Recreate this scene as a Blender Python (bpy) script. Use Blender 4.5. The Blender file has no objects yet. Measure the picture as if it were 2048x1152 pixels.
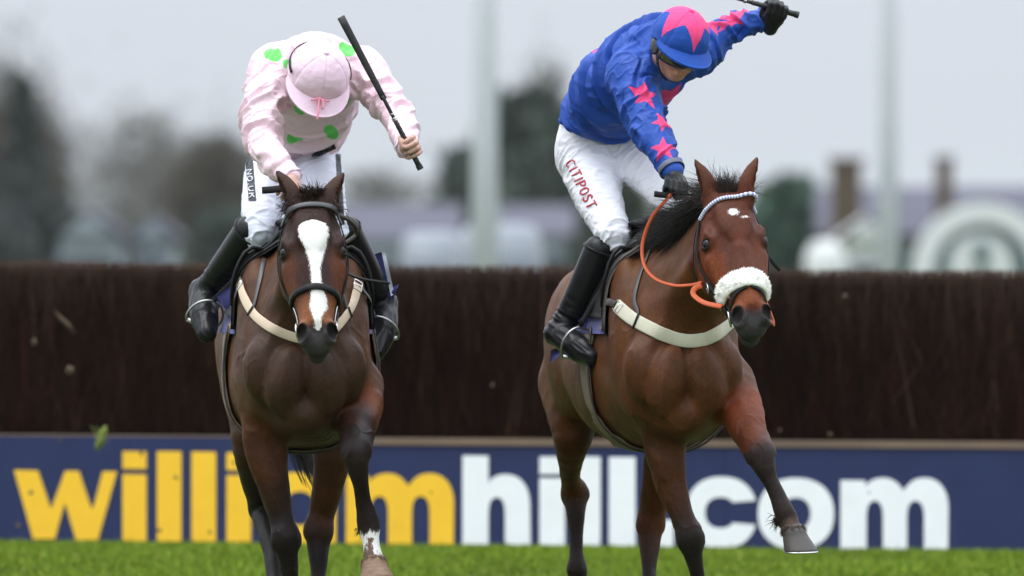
import bpy, math, random
import numpy as np
from mathutils import Vector
from mathutils.bvhtree import BVHTree

random.seed(7)
RNG = np.random.default_rng(11)
SC = bpy.context.scene
COL = SC.collection
f32 = np.float32

# ------------------------------------------------------------------ camera
F, HY, CX, CH = 22680.0, 447.0, 1024.0, 1.62      # focal length (px of a 2048 wide frame), horizon row, centre, eye height

def W(px, py, y):
    """point seen at (px, py) at distance y"""
    return np.array([(px - CX) / F * y, y, CH - (py - HY) / F * y])

cam = bpy.data.cameras.new('camera')
cam_o = bpy.data.objects.new('camera', cam)
COL.objects.link(cam_o)
cam_o.location = (0, 0, CH)
cam_o.rotation_euler = (math.pi / 2, 0, 0)
cam.sensor_width = 36.0
cam.lens = 36.0 * F / 2048.0
cam.shift_y = -(576 - HY) / 2048.0
cam.clip_start = 1.0
cam.clip_end = 9000.0
cam.dof.use_dof = True
cam.dof.focus_distance = 41.6
cam.dof.aperture_fstop = 4.1
SC.camera = cam_o

# ------------------------------------------------------------------ overcast sky and sun
SUN_EL, SUN_AZ = math.radians(72), math.radians(-75)       # azimuth from -Y (behind the camera) towards -X
world = bpy.data.worlds.new('World')
SC.world = world
world.use_nodes = True
wn, wl = world.node_tree.nodes, world.node_tree.links
for n in list(wn):
    wn.remove(n)
out = wn.new('ShaderNodeOutputWorld')
bg = wn.new('ShaderNodeBackground')
bg.inputs['Strength'].default_value = 0.1
sky = wn.new('ShaderNodeTexSky')
sky.sky_type = 'NISHITA'
sky.sun_disc = False
sky.sun_elevation = SUN_EL
sky.sun_rotation = math.pi + SUN_AZ
sky.dust_density = 4.0
geo = wn.new('ShaderNodeTexCoord')
sep = wn.new('ShaderNodeSeparateXYZ')
wl.new(geo.outputs['Generated'], sep.inputs[0])
ramp = wn.new('ShaderNodeMapRange')          # overcast luminance: the zenith is brighter than the horizon
ramp.inputs['From Min'].default_value = 0.0
ramp.inputs['From Max'].default_value = 1.0
ramp.inputs['To Min'].default_value = 6.1
ramp.inputs['To Max'].default_value = 25.0
wl.new(sep.outputs['Z'], ramp.inputs['Value'])
cloud = wn.new('ShaderNodeTexNoise')
cloud.inputs['Scale'].default_value = 3.0
cloud.inputs['Detail'].default_value = 3.0
wl.new(geo.outputs['Generated'], cloud.inputs['Vector'])
cmap = wn.new('ShaderNodeMapRange')
cmap.inputs['To Min'].default_value = 0.86
cmap.inputs['To Max'].default_value = 1.14
wl.new(cloud.outputs['Fac'], cmap.inputs['Value'])
mul0 = wn.new('ShaderNodeMath'); mul0.operation = 'MULTIPLY'
wl.new(ramp.outputs[0], mul0.inputs[0]); wl.new(cmap.outputs[0], mul0.inputs[1])
grey = wn.new('ShaderNodeMix'); grey.data_type = 'RGBA'; grey.blend_type = 'MULTIPLY'
grey.inputs[0].default_value = 1.0
grey.inputs[6].default_value = (0.90, 0.965, 1.06, 1)
wl.new(mul0.outputs[0], grey.inputs[7])
mixs = wn.new('ShaderNodeMix'); mixs.data_type = 'RGBA'
mixs.inputs[0].default_value = 0.06
wl.new(grey.outputs[2], mixs.inputs[6]); wl.new(sky.outputs[0], mixs.inputs[7])
wl.new(mixs.outputs[2], bg.inputs['Color'])
wl.new(bg.outputs[0], out.inputs['Surface'])

sun = bpy.data.lights.new('sun', 'SUN')
sun.energy = 1.4
sun.angle = math.radians(35)
sun.color = (1.0, 0.97, 0.93)
sun_o = bpy.data.objects.new('sun', sun)
COL.objects.link(sun_o)
sdir = Vector((math.cos(SUN_EL) * math.sin(SUN_AZ), -math.cos(SUN_EL) * math.cos(SUN_AZ), math.sin(SUN_EL)))
sun_o.rotation_euler = sdir.to_track_quat('Z', 'Y').to_euler()
sun_o.location = (0, 40, 30)

SC.view_settings.view_transform = 'Standard'
SC.view_settings.look = 'None'
SC.view_settings.exposure = 0.30
SC.view_settings.gamma = 1.0
SC.render.engine = 'CYCLES'
SC.cycles.max_bounces = 6
SC.cycles.transparent_max_bounces = 12
SC.cycles.volume_bounces = 1

# ------------------------------------------------------------------ object helpers
def s2l(*c):
    """sRGB 0-255 to linear"""
    r = []
    for v in c:
        v = v / 255.0
        r.append(v / 12.92 if v <= 0.04045 else ((v + 0.055) / 1.055) ** 2.4)
    return tuple(r)

def props(o, label=None, cat=None, group=None, kind=None):
    if label: o['label'] = label
    if cat: o['category'] = cat
    if group: o['group'] = group
    if kind: o['kind'] = kind
    return o

def thing(name, loc, label, cat, group=None):
    o = bpy.data.objects.new(name, None)
    COL.objects.link(o)
    o.location = tuple(float(v) for v in loc)
    o.empty_display_size = 0.1
    return props(o, label, cat, group)

def origin_of(o):
    v = np.zeros(3)
    while o is not None:
        v += np.array(o.location)
        o = o.parent
    return v

def mesh(name, V, faces, mat, parent=None, smooth=True, loc=None, attrs=None, mats=None, midx=None):
    """faces: (n,k) int array or list of such arrays; V in world space"""
    V = np.asarray(V, dtype=np.float64).reshape(-1, 3)
    if parent is not None:
        base = origin_of(parent)
    elif loc is not None:
        base = np.asarray(loc, float)
    else:
        base = np.array([V[:, 0].mean(), V[:, 1].mean(), V[:, 2].min()])
    me = bpy.data.meshes.new(name)
    if isinstance(faces, np.ndarray):
        faces = [faces]
    faces = [np.asarray(f, dtype=np.int32) for f in faces if len(f)]
    nl = sum(f.size for f in faces); npoly = sum(len(f) for f in faces)
    me.vertices.add(len(V)); me.loops.add(nl); me.polygons.add(npoly)
    me.vertices.foreach_set('co', (V - base).astype(f32).ravel())
    me.loops.foreach_set('vertex_index', np.concatenate([f.ravel() for f in faces]))
    tot = np.concatenate([np.full(len(f), f.shape[1], np.int32) for f in faces])
    start = np.concatenate([[0], np.cumsum(tot)[:-1]]).astype(np.int32)
    me.polygons.foreach_set('loop_start', start)
    me.polygons.foreach_set('loop_total', tot)
    me.polygons.foreach_set('use_smooth', np.full(npoly, bool(smooth)))
    for m in (mats or [mat]):
        me.materials.append(m)
    if midx is not None:
        me.polygons.foreach_set('material_index', np.asarray(midx, np.int32))
    me.update(calc_edges=True)
    me.validate()
    for k, a in (attrs or {}).items():
        a = np.asarray(a, dtype=f32)
        if a.ndim == 2:
            at = me.attributes.new(k, 'FLOAT_COLOR', 'POINT')
            at.data.foreach_set('color', np.concatenate([a, np.ones((len(a), 1), f32)], 1).ravel())
        else:
            at = me.attributes.new(k, 'FLOAT', 'POINT')
            at.data.foreach_set('value', a)
    o = bpy.data.objects.new(name, me)
    COL.objects.link(o)
    if parent is not None:
        o.parent = parent
        # child mesh coordinates are relative to the parent's origin
    else:
        o.location = tuple(base)
    return o

class MB:
    """collects pieces of geometry that become one mesh"""
    def __init__(s):
        s.V = []; s.F = {}; s.n = 0
    def add(s, V, Fs):
        V = np.asarray(V, float)
        for f in (Fs if isinstance(Fs, list) else [Fs]):
            f = np.asarray(f, np.int32)
            if len(f): s.F.setdefault(f.shape[1], []).append(f + s.n)
        s.V.append(V); s.n += len(V)
        return s
    def build(s, name, mat, parent=None, **k):
        return mesh(name, np.concatenate(s.V), [np.concatenate(v) for v in s.F.values()], mat, parent, **k)

BOXF = np.array([[0, 3, 2, 1], [4, 5, 6, 7], [0, 1, 5, 4], [1, 2, 6, 5], [2, 3, 7, 6], [3, 0, 4, 7]])
def box(c, sx, sy, sz, R=None):
    v = np.array([[-1, -1, -1], [1, -1, -1], [1, 1, -1], [-1, 1, -1], [-1, -1, 1], [1, -1, 1], [1, 1, 1], [-1, 1, 1]]) * np.array([sx, sy, sz]) / 2
    if R is not None: v = v @ np.asarray(R).T
    return v + np.asarray(c), BOXF

def unit(v):
    v = np.asarray(v, float)
    return v / (np.linalg.norm(v) + 1e-12)

def tube(P, R, n=8, caps=True, flat=None):
    """swept tube through points P with radii R"""
    P = np.asarray(P, float); m = len(P)
    R = np.full(m, R, float) if np.isscalar(R) else np.asarray(R, float)
    T = np.gradient(P, axis=0); T /= np.linalg.norm(T, axis=1)[:, None] + 1e-12
    u = np.cross(T[0], [0, 0, 1.0])
    if np.linalg.norm(u) < 1e-3: u = np.cross(T[0], [1.0, 0, 0])
    u = unit(u); V = []
    for i in range(m):
        u = unit(u - T[i] * np.dot(u, T[i])); w = np.cross(T[i], u)
        a = np.arange(n) * 2 * math.pi / n
        V.append(P[i] + R[i] * (np.cos(a)[:, None] * u + np.sin(a)[:, None] * w))
    V = np.concatenate(V)
    i = np.arange(m - 1)[:, None] * n; j = np.arange(n)[None]; k = (j + 1) % n
    Fq = np.stack([i + j, i + k, i + n + k, i + n + j], -1).reshape(-1, 4)
    Fs = [Fq]
    if caps:
        Fs.append(np.arange(n)[None, ::-1]); Fs.append((np.arange(n) + (m - 1) * n)[None])
    return V, Fs

def grid_faces(m, n, wrap=False):
    i = np.arange(m - 1)[:, None]; j = np.arange(n if wrap else n - 1)[None]; k = (j + 1) % n
    return np.stack([i * n + j, i * n + k, (i + 1) * n + k, (i + 1) * n + j], -1).reshape(-1, 4)

def spline(P, sub=4):
    """Catmull-Rom resampling of rows"""
    P = np.asarray(P, float)
    Q = np.vstack([2 * P[0] - P[1], P, 2 * P[-1] - P[-2]])
    o = []
    for i in range(1, len(Q) - 2):
        for t in np.arange(sub) / sub:
            a, b, c, d = Q[i - 1], Q[i], Q[i + 1], Q[i + 2]
            o.append(0.5 * (2 * b + (c - a) * t + (2 * a - 5 * b + 4 * c - d) * t * t + (3 * b - a - 3 * c + d) * t ** 3))
    o.append(P[-1])
    return np.array(o)

def strap(P, N, w, th, name, mat, parent, **k):
    """flat band with thickness: points P, surface normals N"""
    P = np.asarray(P, float); N = np.asarray(N, float)
    T = np.gradient(P, axis=0); T /= np.linalg.norm(T, axis=1)[:, None] + 1e-12
    S = np.cross(T, N); S /= np.linalg.norm(S, axis=1)[:, None] + 1e-12
    N = np.cross(S, T)
    w = np.broadcast_to(w, (len(P),))[:, None] / 2
    prof = [(-1, 0), (-1, .7), (-.82, 1), (.82, 1), (1, .7), (1, 0)]
    V = np.stack([P + S * w * a + N * th * b for a, b in prof], 1)
    m, n = len(P), len(prof)
    Fs = [grid_faces(m, n, True), np.arange(n)[None, ::-1], (np.arange(n) + (m - 1) * n)[None]]
    return mesh(name, V.reshape(-1, 3), Fs, mat, parent, **k)

# ------------------------------------------------------------------ numpy noise
_perm = np.random.default_rng(3).permutation(256).astype(np.int32); _perm = np.concatenate([_perm, _perm, _perm])
_g = np.random.default_rng(4).normal(size=(256, 3)); _g /= np.linalg.norm(_g, axis=1)[:, None]
def pn(P, seed=0):
    P = np.asarray(P, float) + seed * 17.31
    i = np.floor(P).astype(np.int64); fr = P - i; i &= 255
    u = fr * fr * fr * (fr * (fr * 6 - 15) + 10)
    r = np.zeros(len(P))
    for a in (0, 1):
        for b in (0, 1):
            for c in (0, 1):
                h = _perm[_perm[_perm[i[:, 0] + a] + i[:, 1] + b] + i[:, 2] + c]
                d = ((fr - [a, b, c]) * _g[h]).sum(1)
                w = (u[:, 0] if a else 1 - u[:, 0]) * (u[:, 1] if b else 1 - u[:, 1]) * (u[:, 2] if c else 1 - u[:, 2])
                r += d * w
    return r * 1.6

# ------------------------------------------------------------------ signed distance modelling
class SDF:
    def __init__(s): s.ops = []
    def add(s, fn, lo, hi, k=0.02, sub=False):
        s.ops.append((fn, np.asarray(lo, f32), np.asarray(hi, f32), float(k), sub)); return s
    def bounds(s):
        u = [o for o in s.ops if not o[4]]
        return np.min([o[1] for o in u], 0), np.max([o[2] for o in u], 0)
    def ev(s, P, pad):
        d = np.full(len(P), 1e2, f32)
        plo, phi = P.min(0), P.max(0)
        for fn, lo, hi, k, sub in s.ops:
            m = pad + k
            if np.any(phi < lo - m) or np.any(plo > hi + m): continue
            ix = np.nonzero(np.all((P > lo - m) & (P < hi + m), 1))[0]
            if len(ix) == 0: continue
            v = fn(P[ix]).astype(f32); a = d[ix]
            if sub:
                h = np.clip(.5 - .5 * (a + v) / k, 0, 1); d[ix] = a * (1 - h) - v * h + k * h * (1 - h)
            else:
                h = np.clip(.5 + .5 * (a - v) / k, 0, 1); d[ix] = a * (1 - h) + v * h - k * h * (1 - h)
        return d
    # primitives -----------------------------------------------------
    def cone(s, a, b, ra, rb, k=.02, sub=False):
        a = np.asarray(a, f32); b = np.asarray(b, f32); ab = b - a; L = float(ab @ ab) + 1e-12
        def fn(P):
            q = P - a; t = np.clip(q @ ab / L, 0, 1)
            return np.linalg.norm(q - t[:, None] * ab, axis=1) - (ra + (rb - ra) * t)
        r = max(ra, rb)
        return s.add(fn, np.minimum(a, b) - r, np.maximum(a, b) + r, k, sub)
    def chain(s, pts, k=.02, sub=3, flat=None, off=0., sm=True):
        """pts rows: x y z r ; flat=(axis, factor) thins the section along axis"""
        C = spline(pts, sub) if sm else np.asarray(pts, float)
        C = C.astype(f32); C[:, 3] += off
        if flat is not None:
            ax = unit(flat[0]).astype(f32); fac = f32(1 / flat[1] - 1)
        def fn(P):
            best = np.full(len(P), 1e2, f32)
            for i in range(len(C) - 1):
                a, b = C[i, :3], C[i + 1, :3]; ra, rb = C[i, 3], C[i + 1, 3]
                ab = b - a; L = float(ab @ ab) + 1e-12
                q = P - a; t = np.clip(q @ ab / L, 0, 1)
                q = q - t[:, None] * ab
                if flat is not None: q = q + ((q @ ax) * fac)[:, None] * ax
                np.minimum(best, np.linalg.norm(q, axis=1) - (ra + (rb - ra) * t), out=best)
            return best * (flat[1] ** .5 if flat is not None else 1)
        r = C[:, 3].max()
        return s.add(fn, C[:, :3].min(0) - r, C[:, :3].max(0) + r, k)
    def ell(s, c, r, R=None, k=.03, sub=False):
        c = np.asarray(c, f32); r = np.asarray(r, f32)
        R = np.eye(3, dtype=f32) if R is None else np.asarray(R, f32)     # rows: local axes in world
        ext = np.sqrt(((R * r[:, None]) ** 2).sum(0))
        def fn(P):
            q = (P - c) @ R.T
            k0 = np.linalg.norm(q / r, axis=1); k1 = np.linalg.norm(q / (r * r), axis=1) + 1e-9
            return k0 * (k0 - 1) / k1
        return s.add(fn, c - ext, c + ext, k, sub)
    def loft(s, O, ax, e1, e2, keys, L=1.0, k=.03, p=2.2, sub=False, sm=6):
        """keys rows: t, halfwidth(e1), lo(e2), hi(e2), taper, centre(e1); sections square to ax"""
        K = np.asarray(keys, float)
        if K.shape[1] < 6: K = np.hstack([K, np.zeros((len(K), 6 - K.shape[1]))])
        K = spline(K, sm)
        O = np.asarray(O, f32); ax = unit(ax).astype(f32); e1 = unit(e1).astype(f32); e2 = unit(e2).astype(f32)
        T = K[:, 0] * L; w_, lo_, hi_, tp_, c_ = [K[:, i] for i in range(1, 6)]
        def fn(P):
            q = P - O; a = q @ ax; t = np.clip(a, T[0], T[-1])
            w = np.interp(t, T, w_); l = np.interp(t, T, lo_); h = np.interp(t, T, hi_)
            hh = np.maximum((h - l) / 2, .002); q2 = (q @ e2 - (h + l) / 2) / hh
            w = np.maximum(w * (1 - np.interp(t, T, tp_) * np.clip(q2, -1.2, 1.2)), .002)
            q1 = (q @ e1 - np.interp(t, T, c_)) / w
            r = (np.abs(q1) ** p + np.abs(q2) ** p) ** (1 / p)
            g = np.sqrt((q1 / w) ** 2 + (q2 / hh) ** 2) / np.maximum(np.sqrt(q1 ** 2 + q2 ** 2), 1e-4)
            d = (r - 1) / np.maximum(g, 1e-3)
            d = np.where(r < .3, -(1 - r) * np.minimum(w, hh), d)
            ov = np.abs(a - t)
            return np.where(ov > 0, np.where(d > 0, np.hypot(d, ov), np.maximum(d, ov)), d)
        pts = []
        for row in K:
            for sx in (-1, 1):
                for z in (row[2], row[3]):
                    pts.append(O + ax * row[0] * L + e1 * (row[5] + sx * row[1] * (1 + abs(row[4]))) + e2 * z)
        pts = np.array(pts)
        return s.add(fn, pts.min(0), pts.max(0), k, sub)

def polygonize(sdf, vox, smooth=1, cut=None):
    lo, hi = sdf.bounds()
    lo = lo - 4 * vox; hi = hi + 4 * vox
    B = 6
    nb = np.ceil((hi - lo) / vox / B).astype(int); n = nb * B
    g = np.stack(np.meshgrid(*[np.arange(m) for m in nb], indexing='ij'), -1).reshape(-1, 3)
    ctr = (lo + (g + .5) * B * vox).astype(f32)
    dc = sdf.ev(ctr, B * vox * 2.5)
    act = (np.abs(dc) < B * vox * 1.55).reshape(nb)
    D = np.where(dc < 0, f32(-10), f32(10)).reshape(nb)
    D = D.repeat(B, 0).repeat(B, 1).repeat(B, 2)
    D = np.pad(D, ((0, 1),) * 3, mode='edge')
    A = np.pad(act.repeat(B, 0).repeat(B, 1).repeat(B, 2), ((0, 1),) * 3, mode='edge')
    for ax in range(3):
        A2 = A.copy(); sl = [slice(None)] * 3; sr = [slice(None)] * 3
        sl[ax] = slice(1, None); sr[ax] = slice(None, -1)
        A2[tuple(sl)] |= A[tuple(sr)]; A = A2
    ix = np.argwhere(A)
    for c in range(0, len(ix), 150000):
        q = ix[c:c + 150000]
        P = (lo + q * vox).astype(f32)
        v = sdf.ev(P, vox * 3)
        if cut is not None: v = cut(P, v)
        D[q[:, 0], q[:, 1], q[:, 2]] = v
    S = D < 0
    cnt = np.zeros(tuple(np.array(D.shape) - 1), np.int8)
    for a in (0, 1):
        for b in (0, 1):
            for c in (0, 1):
                cnt += S[a:S.shape[0] - 1 + a, b:S.shape[1] - 1 + b, c:S.shape[2] - 1 + c]
    cells = np.argwhere((cnt > 0) & (cnt < 8))
    idm = np.full(cnt.shape, -1, np.int32); idm[tuple(cells.T)] = np.arange(len(cells))
    acc = np.zeros((len(cells), 3)); num = np.zeros(len(cells))
    cs = [(0, 0), (0, 1), (1, 0), (1, 1)]
    for ax in range(3):
        o = [a for a in range(3) if a != ax]
        for u, v in cs:
            q0 = cells.copy(); q0[:, o[0]] += u; q0[:, o[1]] += v
            q1 = q0.copy(); q1[:, ax] += 1
            d0 = D[tuple(q0.T)]; d1 = D[tuple(q1.T)]
            m = (d0 < 0) != (d1 < 0)
            t = np.where(m, d0 / np.where(m, d0 - d1, 1), 0)
            p = q0.astype(float); p[:, ax] += t
            acc[m] += p[m]; num[m] += 1
    V = lo + acc / np.maximum(num, 1)[:, None] * vox
    Q = []
    for ax in range(3):
        b, c = (ax + 1) % 3, (ax + 2) % 3
        s0 = [slice(None)] * 3; s1 = [slice(None)] * 3
        s0[ax] = slice(0, -1); s1[ax] = slice(1, None)
        e = np.argwhere(S[tuple(s0)] != S[tuple(s1)])
        e = e[(e[:, b] > 0) & (e[:, c] > 0) & (e[:, b] < cnt.shape[b]) & (e[:, c] < cnt.shape[c])]
        def cid(db, dc_):
            q = e.copy(); q[:, b] += db; q[:, c] += dc_
            return idm[tuple(q.T)]
        q = np.stack([cid(-1, -1), cid(0, -1), cid(0, 0), cid(-1, 0)], 1)
        ins = S[tuple(e.T)]
        q[~ins] = q[~ins][:, ::-1]
        Q.append(q)
    Q = np.concatenate(Q); Q = Q[(Q >= 0).all(1)]
    for _ in range(smooth):
        V = relax(V, Q, .5)
    return V, Q

def relax(V, Q, f=.5):
    a = np.concatenate([Q.ravel(), np.roll(Q, -1, 1).ravel()]); b = np.concatenate([np.roll(Q, -1, 1).ravel(), Q.ravel()])
    n = np.bincount(a, minlength=len(V))
    M = np.stack([np.bincount(a, V[b, i], len(V)) for i in range(3)], 1) / np.maximum(n, 1)[:, None]
    return V + (M - V) * f

def vnormals(V, Q):
    d = np.cross(V[Q[:, 2]] - V[Q[:, 0]], V[Q[:, 3]] - V[Q[:, 1]])
    N = np.stack([sum(np.bincount(Q[:, j], d[:, i], len(V)) for j in range(4)) for i in range(3)], 1)
    return N / (np.linalg.norm(N, axis=1)[:, None] + 1e-12)

def bvh(V, Q):
    return BVHTree.FromPolygons([Vector(v) for v in V], [list(map(int, q)) for q in Q])

EYE = Vector((0, 0, CH))
def shoot(tree, px, py):
    d = Vector(W(px, py, 1.0) - np.array(EYE)).normalized()
    h = tree.ray_cast(EYE, d)
    if h[0] is None: return None
    return np.array(h[0]), np.array(h[1])

def lay(tree, pts, off=.004, sub=5, y0=42.0):
    """lay a path given by picture points on the surface that is seen there"""
    P, N = [], []
    for p in spline(np.asarray(pts, float), sub):
        h = shoot(tree, p[0], p[1])
        if h is None: continue
        P.append(h[0] + h[1] * off); N.append(h[1])
    P = np.array(P); N = np.array(N)
    if len(P) > 3:
        for A in (P, N):
            A[1:-1] = A[1:-1] * .5 + (A[:-2] + A[2:]) * .25
    return P, N

def project(V):
    return CX + F * V[:, 0] / V[:, 1], HY + F * (CH - V[:, 2]) / V[:, 1]

def limb_t(V, pts):
    """closest parameter and distance of V along polyline pts (rows xyz)"""
    pts = np.asarray(pts, float)[:, :3]
    best = np.full(len(V), 1e9); bt = np.zeros(len(V))
    for i in range(len(pts) - 1):
        a, b = pts[i], pts[i + 1]; ab = b - a
        t = np.clip((V - a) @ ab / (ab @ ab), 0, 1)
        d = np.linalg.norm(V - a - t[:, None] * ab, axis=1)
        m = d < best; best[m] = d[m]; bt[m] = i + t[m]
    return bt, best

def smst(x, a, b):
    t = np.clip((x - a) / (b - a), 0, 1); return t * t * (3 - 2 * t)

# ------------------------------------------------------------------ materials
def nt(name):
    m = bpy.data.materials.new(name); m.use_nodes = True
    t = m.node_tree
    return m, t.nodes, t.links, t.nodes['Principled BSDF']

def setp(b, **k):
    names = dict(rough='Roughness', spec='Specular IOR Level', metal='Metallic', sheen='Sheen Weight', sheen_r='Sheen Roughness', coat='Coat Weight', coat_r='Coat Roughness', trans='Transmission Weight', ior='IOR', sss='Subsurface Weight')
    for a, v in k.items(): b.inputs[names[a]].default_value = v

def M(name, col, rough=.6, var=.15, scale=40., bump=.0, bscale=200., stretch=None, **k):
    """material with noise in colour and relief"""
    m, N, L, b = nt(name)
    setp(b, rough=rough, **k)
    tc = N.new('ShaderNodeTexCoord'); mp = N.new('ShaderNodeMapping')
    if stretch: mp.inputs['Scale'].default_value = stretch
    L.new(tc.outputs['Object'], mp.inputs[0])
    no = N.new('ShaderNodeTexNoise'); no.inputs['Scale'].default_value = scale; no.inputs['Detail'].default_value = 5
    L.new(mp.outputs[0], no.inputs['Vector'])
    r = N.new('ShaderNodeMapRange'); r.inputs['To Min'].default_value = 1 - var * 1.6; r.inputs['To Max'].default_value = 1 + var * 1.6
    L.new(no.outputs['Fac'], r.inputs['Value'])
    mx = N.new('ShaderNodeMix'); mx.data_type = 'RGBA'; mx.blend_type = 'MULTIPLY'; mx.inputs[0].default_value = 1
    mx.inputs[6].default_value = (*col, 1); L.new(r.outputs[0], mx.inputs[7])
    L.new(mx.outputs[2], b.inputs['Base Color'])
    if bump:
        n2 = N.new('ShaderNodeTexNoise'); n2.inputs['Scale'].default_value = bscale; n2.inputs['Detail'].default_value = 4
        L.new(mp.outputs[0], n2.inputs['Vector'])
        bp = N.new('ShaderNodeBump'); bp.inputs['Strength'].default_value = bump; bp.inputs['Distance'].default_value = .004
        L.new(n2.outputs['Fac'], bp.inputs['Height']); L.new(bp.outputs[0], b.inputs['Normal'])
    return m

def M_pattern(name, base, mark, attr='pat', noise=0., nscale=120., soft=.0015, rough=.6, bump=.2, bscale=90., var=.1, col_attr=None, var_scale=25., bstretch=None, **k):
    """base colour (or colour attribute) with a second colour where attr < 0"""
    m, N, L, b = nt(name)
    setp(b, rough=rough, **k)
    tc = N.new('ShaderNodeTexCoord'); mp = N.new('ShaderNodeMapping'); L.new(tc.outputs['Object'], mp.inputs[0])
    if bstretch: mp.inputs['Scale'].default_value = bstretch
    at = N.new('ShaderNodeAttribute'); at.attribute_name = attr
    src = at.outputs['Fac']
    if noise:
        n0 = N.new('ShaderNodeTexNoise'); n0.inputs['Scale'].default_value = nscale; n0.inputs['Detail'].default_value = 3
        L.new(tc.outputs['Object'], n0.inputs['Vector'])
        r0 = N.new('ShaderNodeMapRange'); r0.inputs['To Min'].default_value = -noise; r0.inputs['To Max'].default_value = noise
        L.new(n0.outputs['Fac'], r0.inputs['Value'])
        ad = N.new('ShaderNodeMath'); ad.operation = 'ADD'; L.new(src, ad.inputs[0]); L.new(r0.outputs[0], ad.inputs[1]); src = ad.outputs[0]
    st = N.new('ShaderNodeMapRange'); st.inputs['From Min'].default_value = soft; st.inputs['From Max'].default_value = -soft
    L.new(src, st.inputs['Value'])
    no = N.new('ShaderNodeTexNoise'); no.inputs['Scale'].default_value = var_scale; no.inputs['Detail'].default_value = 6
    L.new(tc.outputs['Object'], no.inputs['Vector'])
    r = N.new('ShaderNodeMapRange'); r.inputs['To Min'].default_value = 1 - var * 1.6; r.inputs['To Max'].default_value = 1 + var * 1.6
    L.new(no.outputs['Fac'], r.inputs['Value'])
    mx = N.new('ShaderNodeMix'); mx.data_type = 'RGBA'; mx.blend_type = 'MULTIPLY'; mx.inputs[0].default_value = 1
    if col_attr:
        ca = N.new('ShaderNodeAttribute'); ca.attribute_name = col_attr; L.new(ca.outputs['Color'], mx.inputs[6])
    else:
        mx.inputs[6].default_value = (*base, 1)
    L.new(r.outputs[0], mx.inputs[7])
    m2 = N.new('ShaderNodeMix'); m2.data_type = 'RGBA'
    L.new(st.outputs[0], m2.inputs[0]); L.new(mx.outputs[2], m2.inputs[6]); m2.inputs[7].default_value = (*mark, 1)
    L.new(m2.outputs[2], b.inputs['Base Color'])
    if bump:
        n2 = N.new('ShaderNodeTexNoise'); n2.inputs['Scale'].default_value = bscale; n2.inputs['Detail'].default_value = 4; n2.inputs['Distortion'].default_value = .8
        n2.noise_type = 'RIDGED_MULTIFRACTAL'
        L.new(mp.outputs[0], n2.inputs['Vector'])
        bp = N.new('ShaderNodeBump'); bp.inputs['Strength'].default_value = bump; bp.inputs['Distance'].default_value = .004
        L.new(n2.outputs['Fac'], bp.inputs['Height']); L.new(bp.outputs[0], b.inputs['Normal'])
    return m
# ================================================================== setting
def zg(x, y):
    x = np.asarray(x, float); y = np.asarray(y, float)
    near = -0.0098 * np.clip(x, -9, 9)
    drop = smst(y, 64, 260)
    return near * (1 - drop) - 3.0 * drop

ys = np.concatenate([np.arange(-40, 30, 10), np.arange(30, 66, 1.0), np.arange(66, 270, 6), [300, 500, 900, 1600, 3000, 6000]])
xs = np.concatenate([[-4000, -2000, -900, -400, -150, -60, -25], np.arange(-12, 12.5, 1.0), [25, 60, 150, 400, 900, 2000, 4000]])
GX, GY = np.meshgrid(xs, ys)
GV = np.stack([GX.ravel(), GY.ravel(), zg(GX.ravel(), GY.ravel())], 1)
m_ground = M('turf_soil', (0.05, 0.08, 0.010), .9, .35, 3.0, .4, 60)
g = mesh('ground', GV, grid_faces(len(ys), len(xs)), m_ground, loc=(0, 0, 0))
props(g, kind='structure')

# grass blades of the strip that the camera sees, and a little round it
def grass():
    n = 190000
    x = RNG.uniform(-4.2, 4.2, n); y = 41.0 + 16.0 * RNG.random(n) ** .62
    patch = pn(np.stack([x * 1.3, y * .9, 0 * x], 1), 5)
    h = (.022 + .022 * RNG.random(n)) * (1 + .3 * patch)
    tall = RNG.random(n) < .012; h[tall] *= 1.9
    by = (y > 56.55); h[by] *= .75; far_ = smst(y, 53, 57); h *= 1 - .35 * far_
    w = RNG.uniform(.0020, .0042, n)
    a = RNG.uniform(0, 2 * math.pi, n); la = RNG.uniform(0, 2 * math.pi, n); ln = RNG.uniform(.1, .85, n) * h
    z = zg(x, y)
    B = np.stack([x, y, z - .004], 1)
    d = np.stack([np.cos(a), np.sin(a), 0 * a], 1) * w[:, None]
    l = np.stack([np.cos(la) * ln, np.sin(la) * ln, 0 * la], 1); up = np.zeros((n, 3)); up[:, 2] = h
    V = np.stack([B - d, B + d, B + l * .35 + up * .6 + d * .8, B + l * .35 + up * .6 - d * .8, B + l + up], 1).reshape(-1, 3)
    k = np.arange(n)[:, None] * 5
    c0 = np.array([[.122, .193, .009], [.164, .241, .011], [.074, .136, .007], [.232, .238, .044]])
    ci = RNG.choice(4, n, p=[.42, .34, .18, .06])
    C = c0[ci] * RNG.uniform(.75, 1.25, (n, 1)) * (1 + .2 * patch[:, None])
    col = np.repeat(C, 5, 0)
    m, N, L, b = nt('grass_blade'); setp(b, rough=.6, spec=.15)
    at = N.new('ShaderNodeAttribute'); at.attribute_name = 'col'; L.new(at.outputs['Color'], b.inputs['Base Color'])
    o = mesh('grass', V, [k + np.array([[0, 1, 2, 3]]), k + np.array([[3, 2, 4]])], m, loc=(0, 48, 0), attrs={'col': col}, smooth=False)
    props(o, 'short green turf in front of the navy board', 'grass', kind='stuff')
grass()

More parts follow.
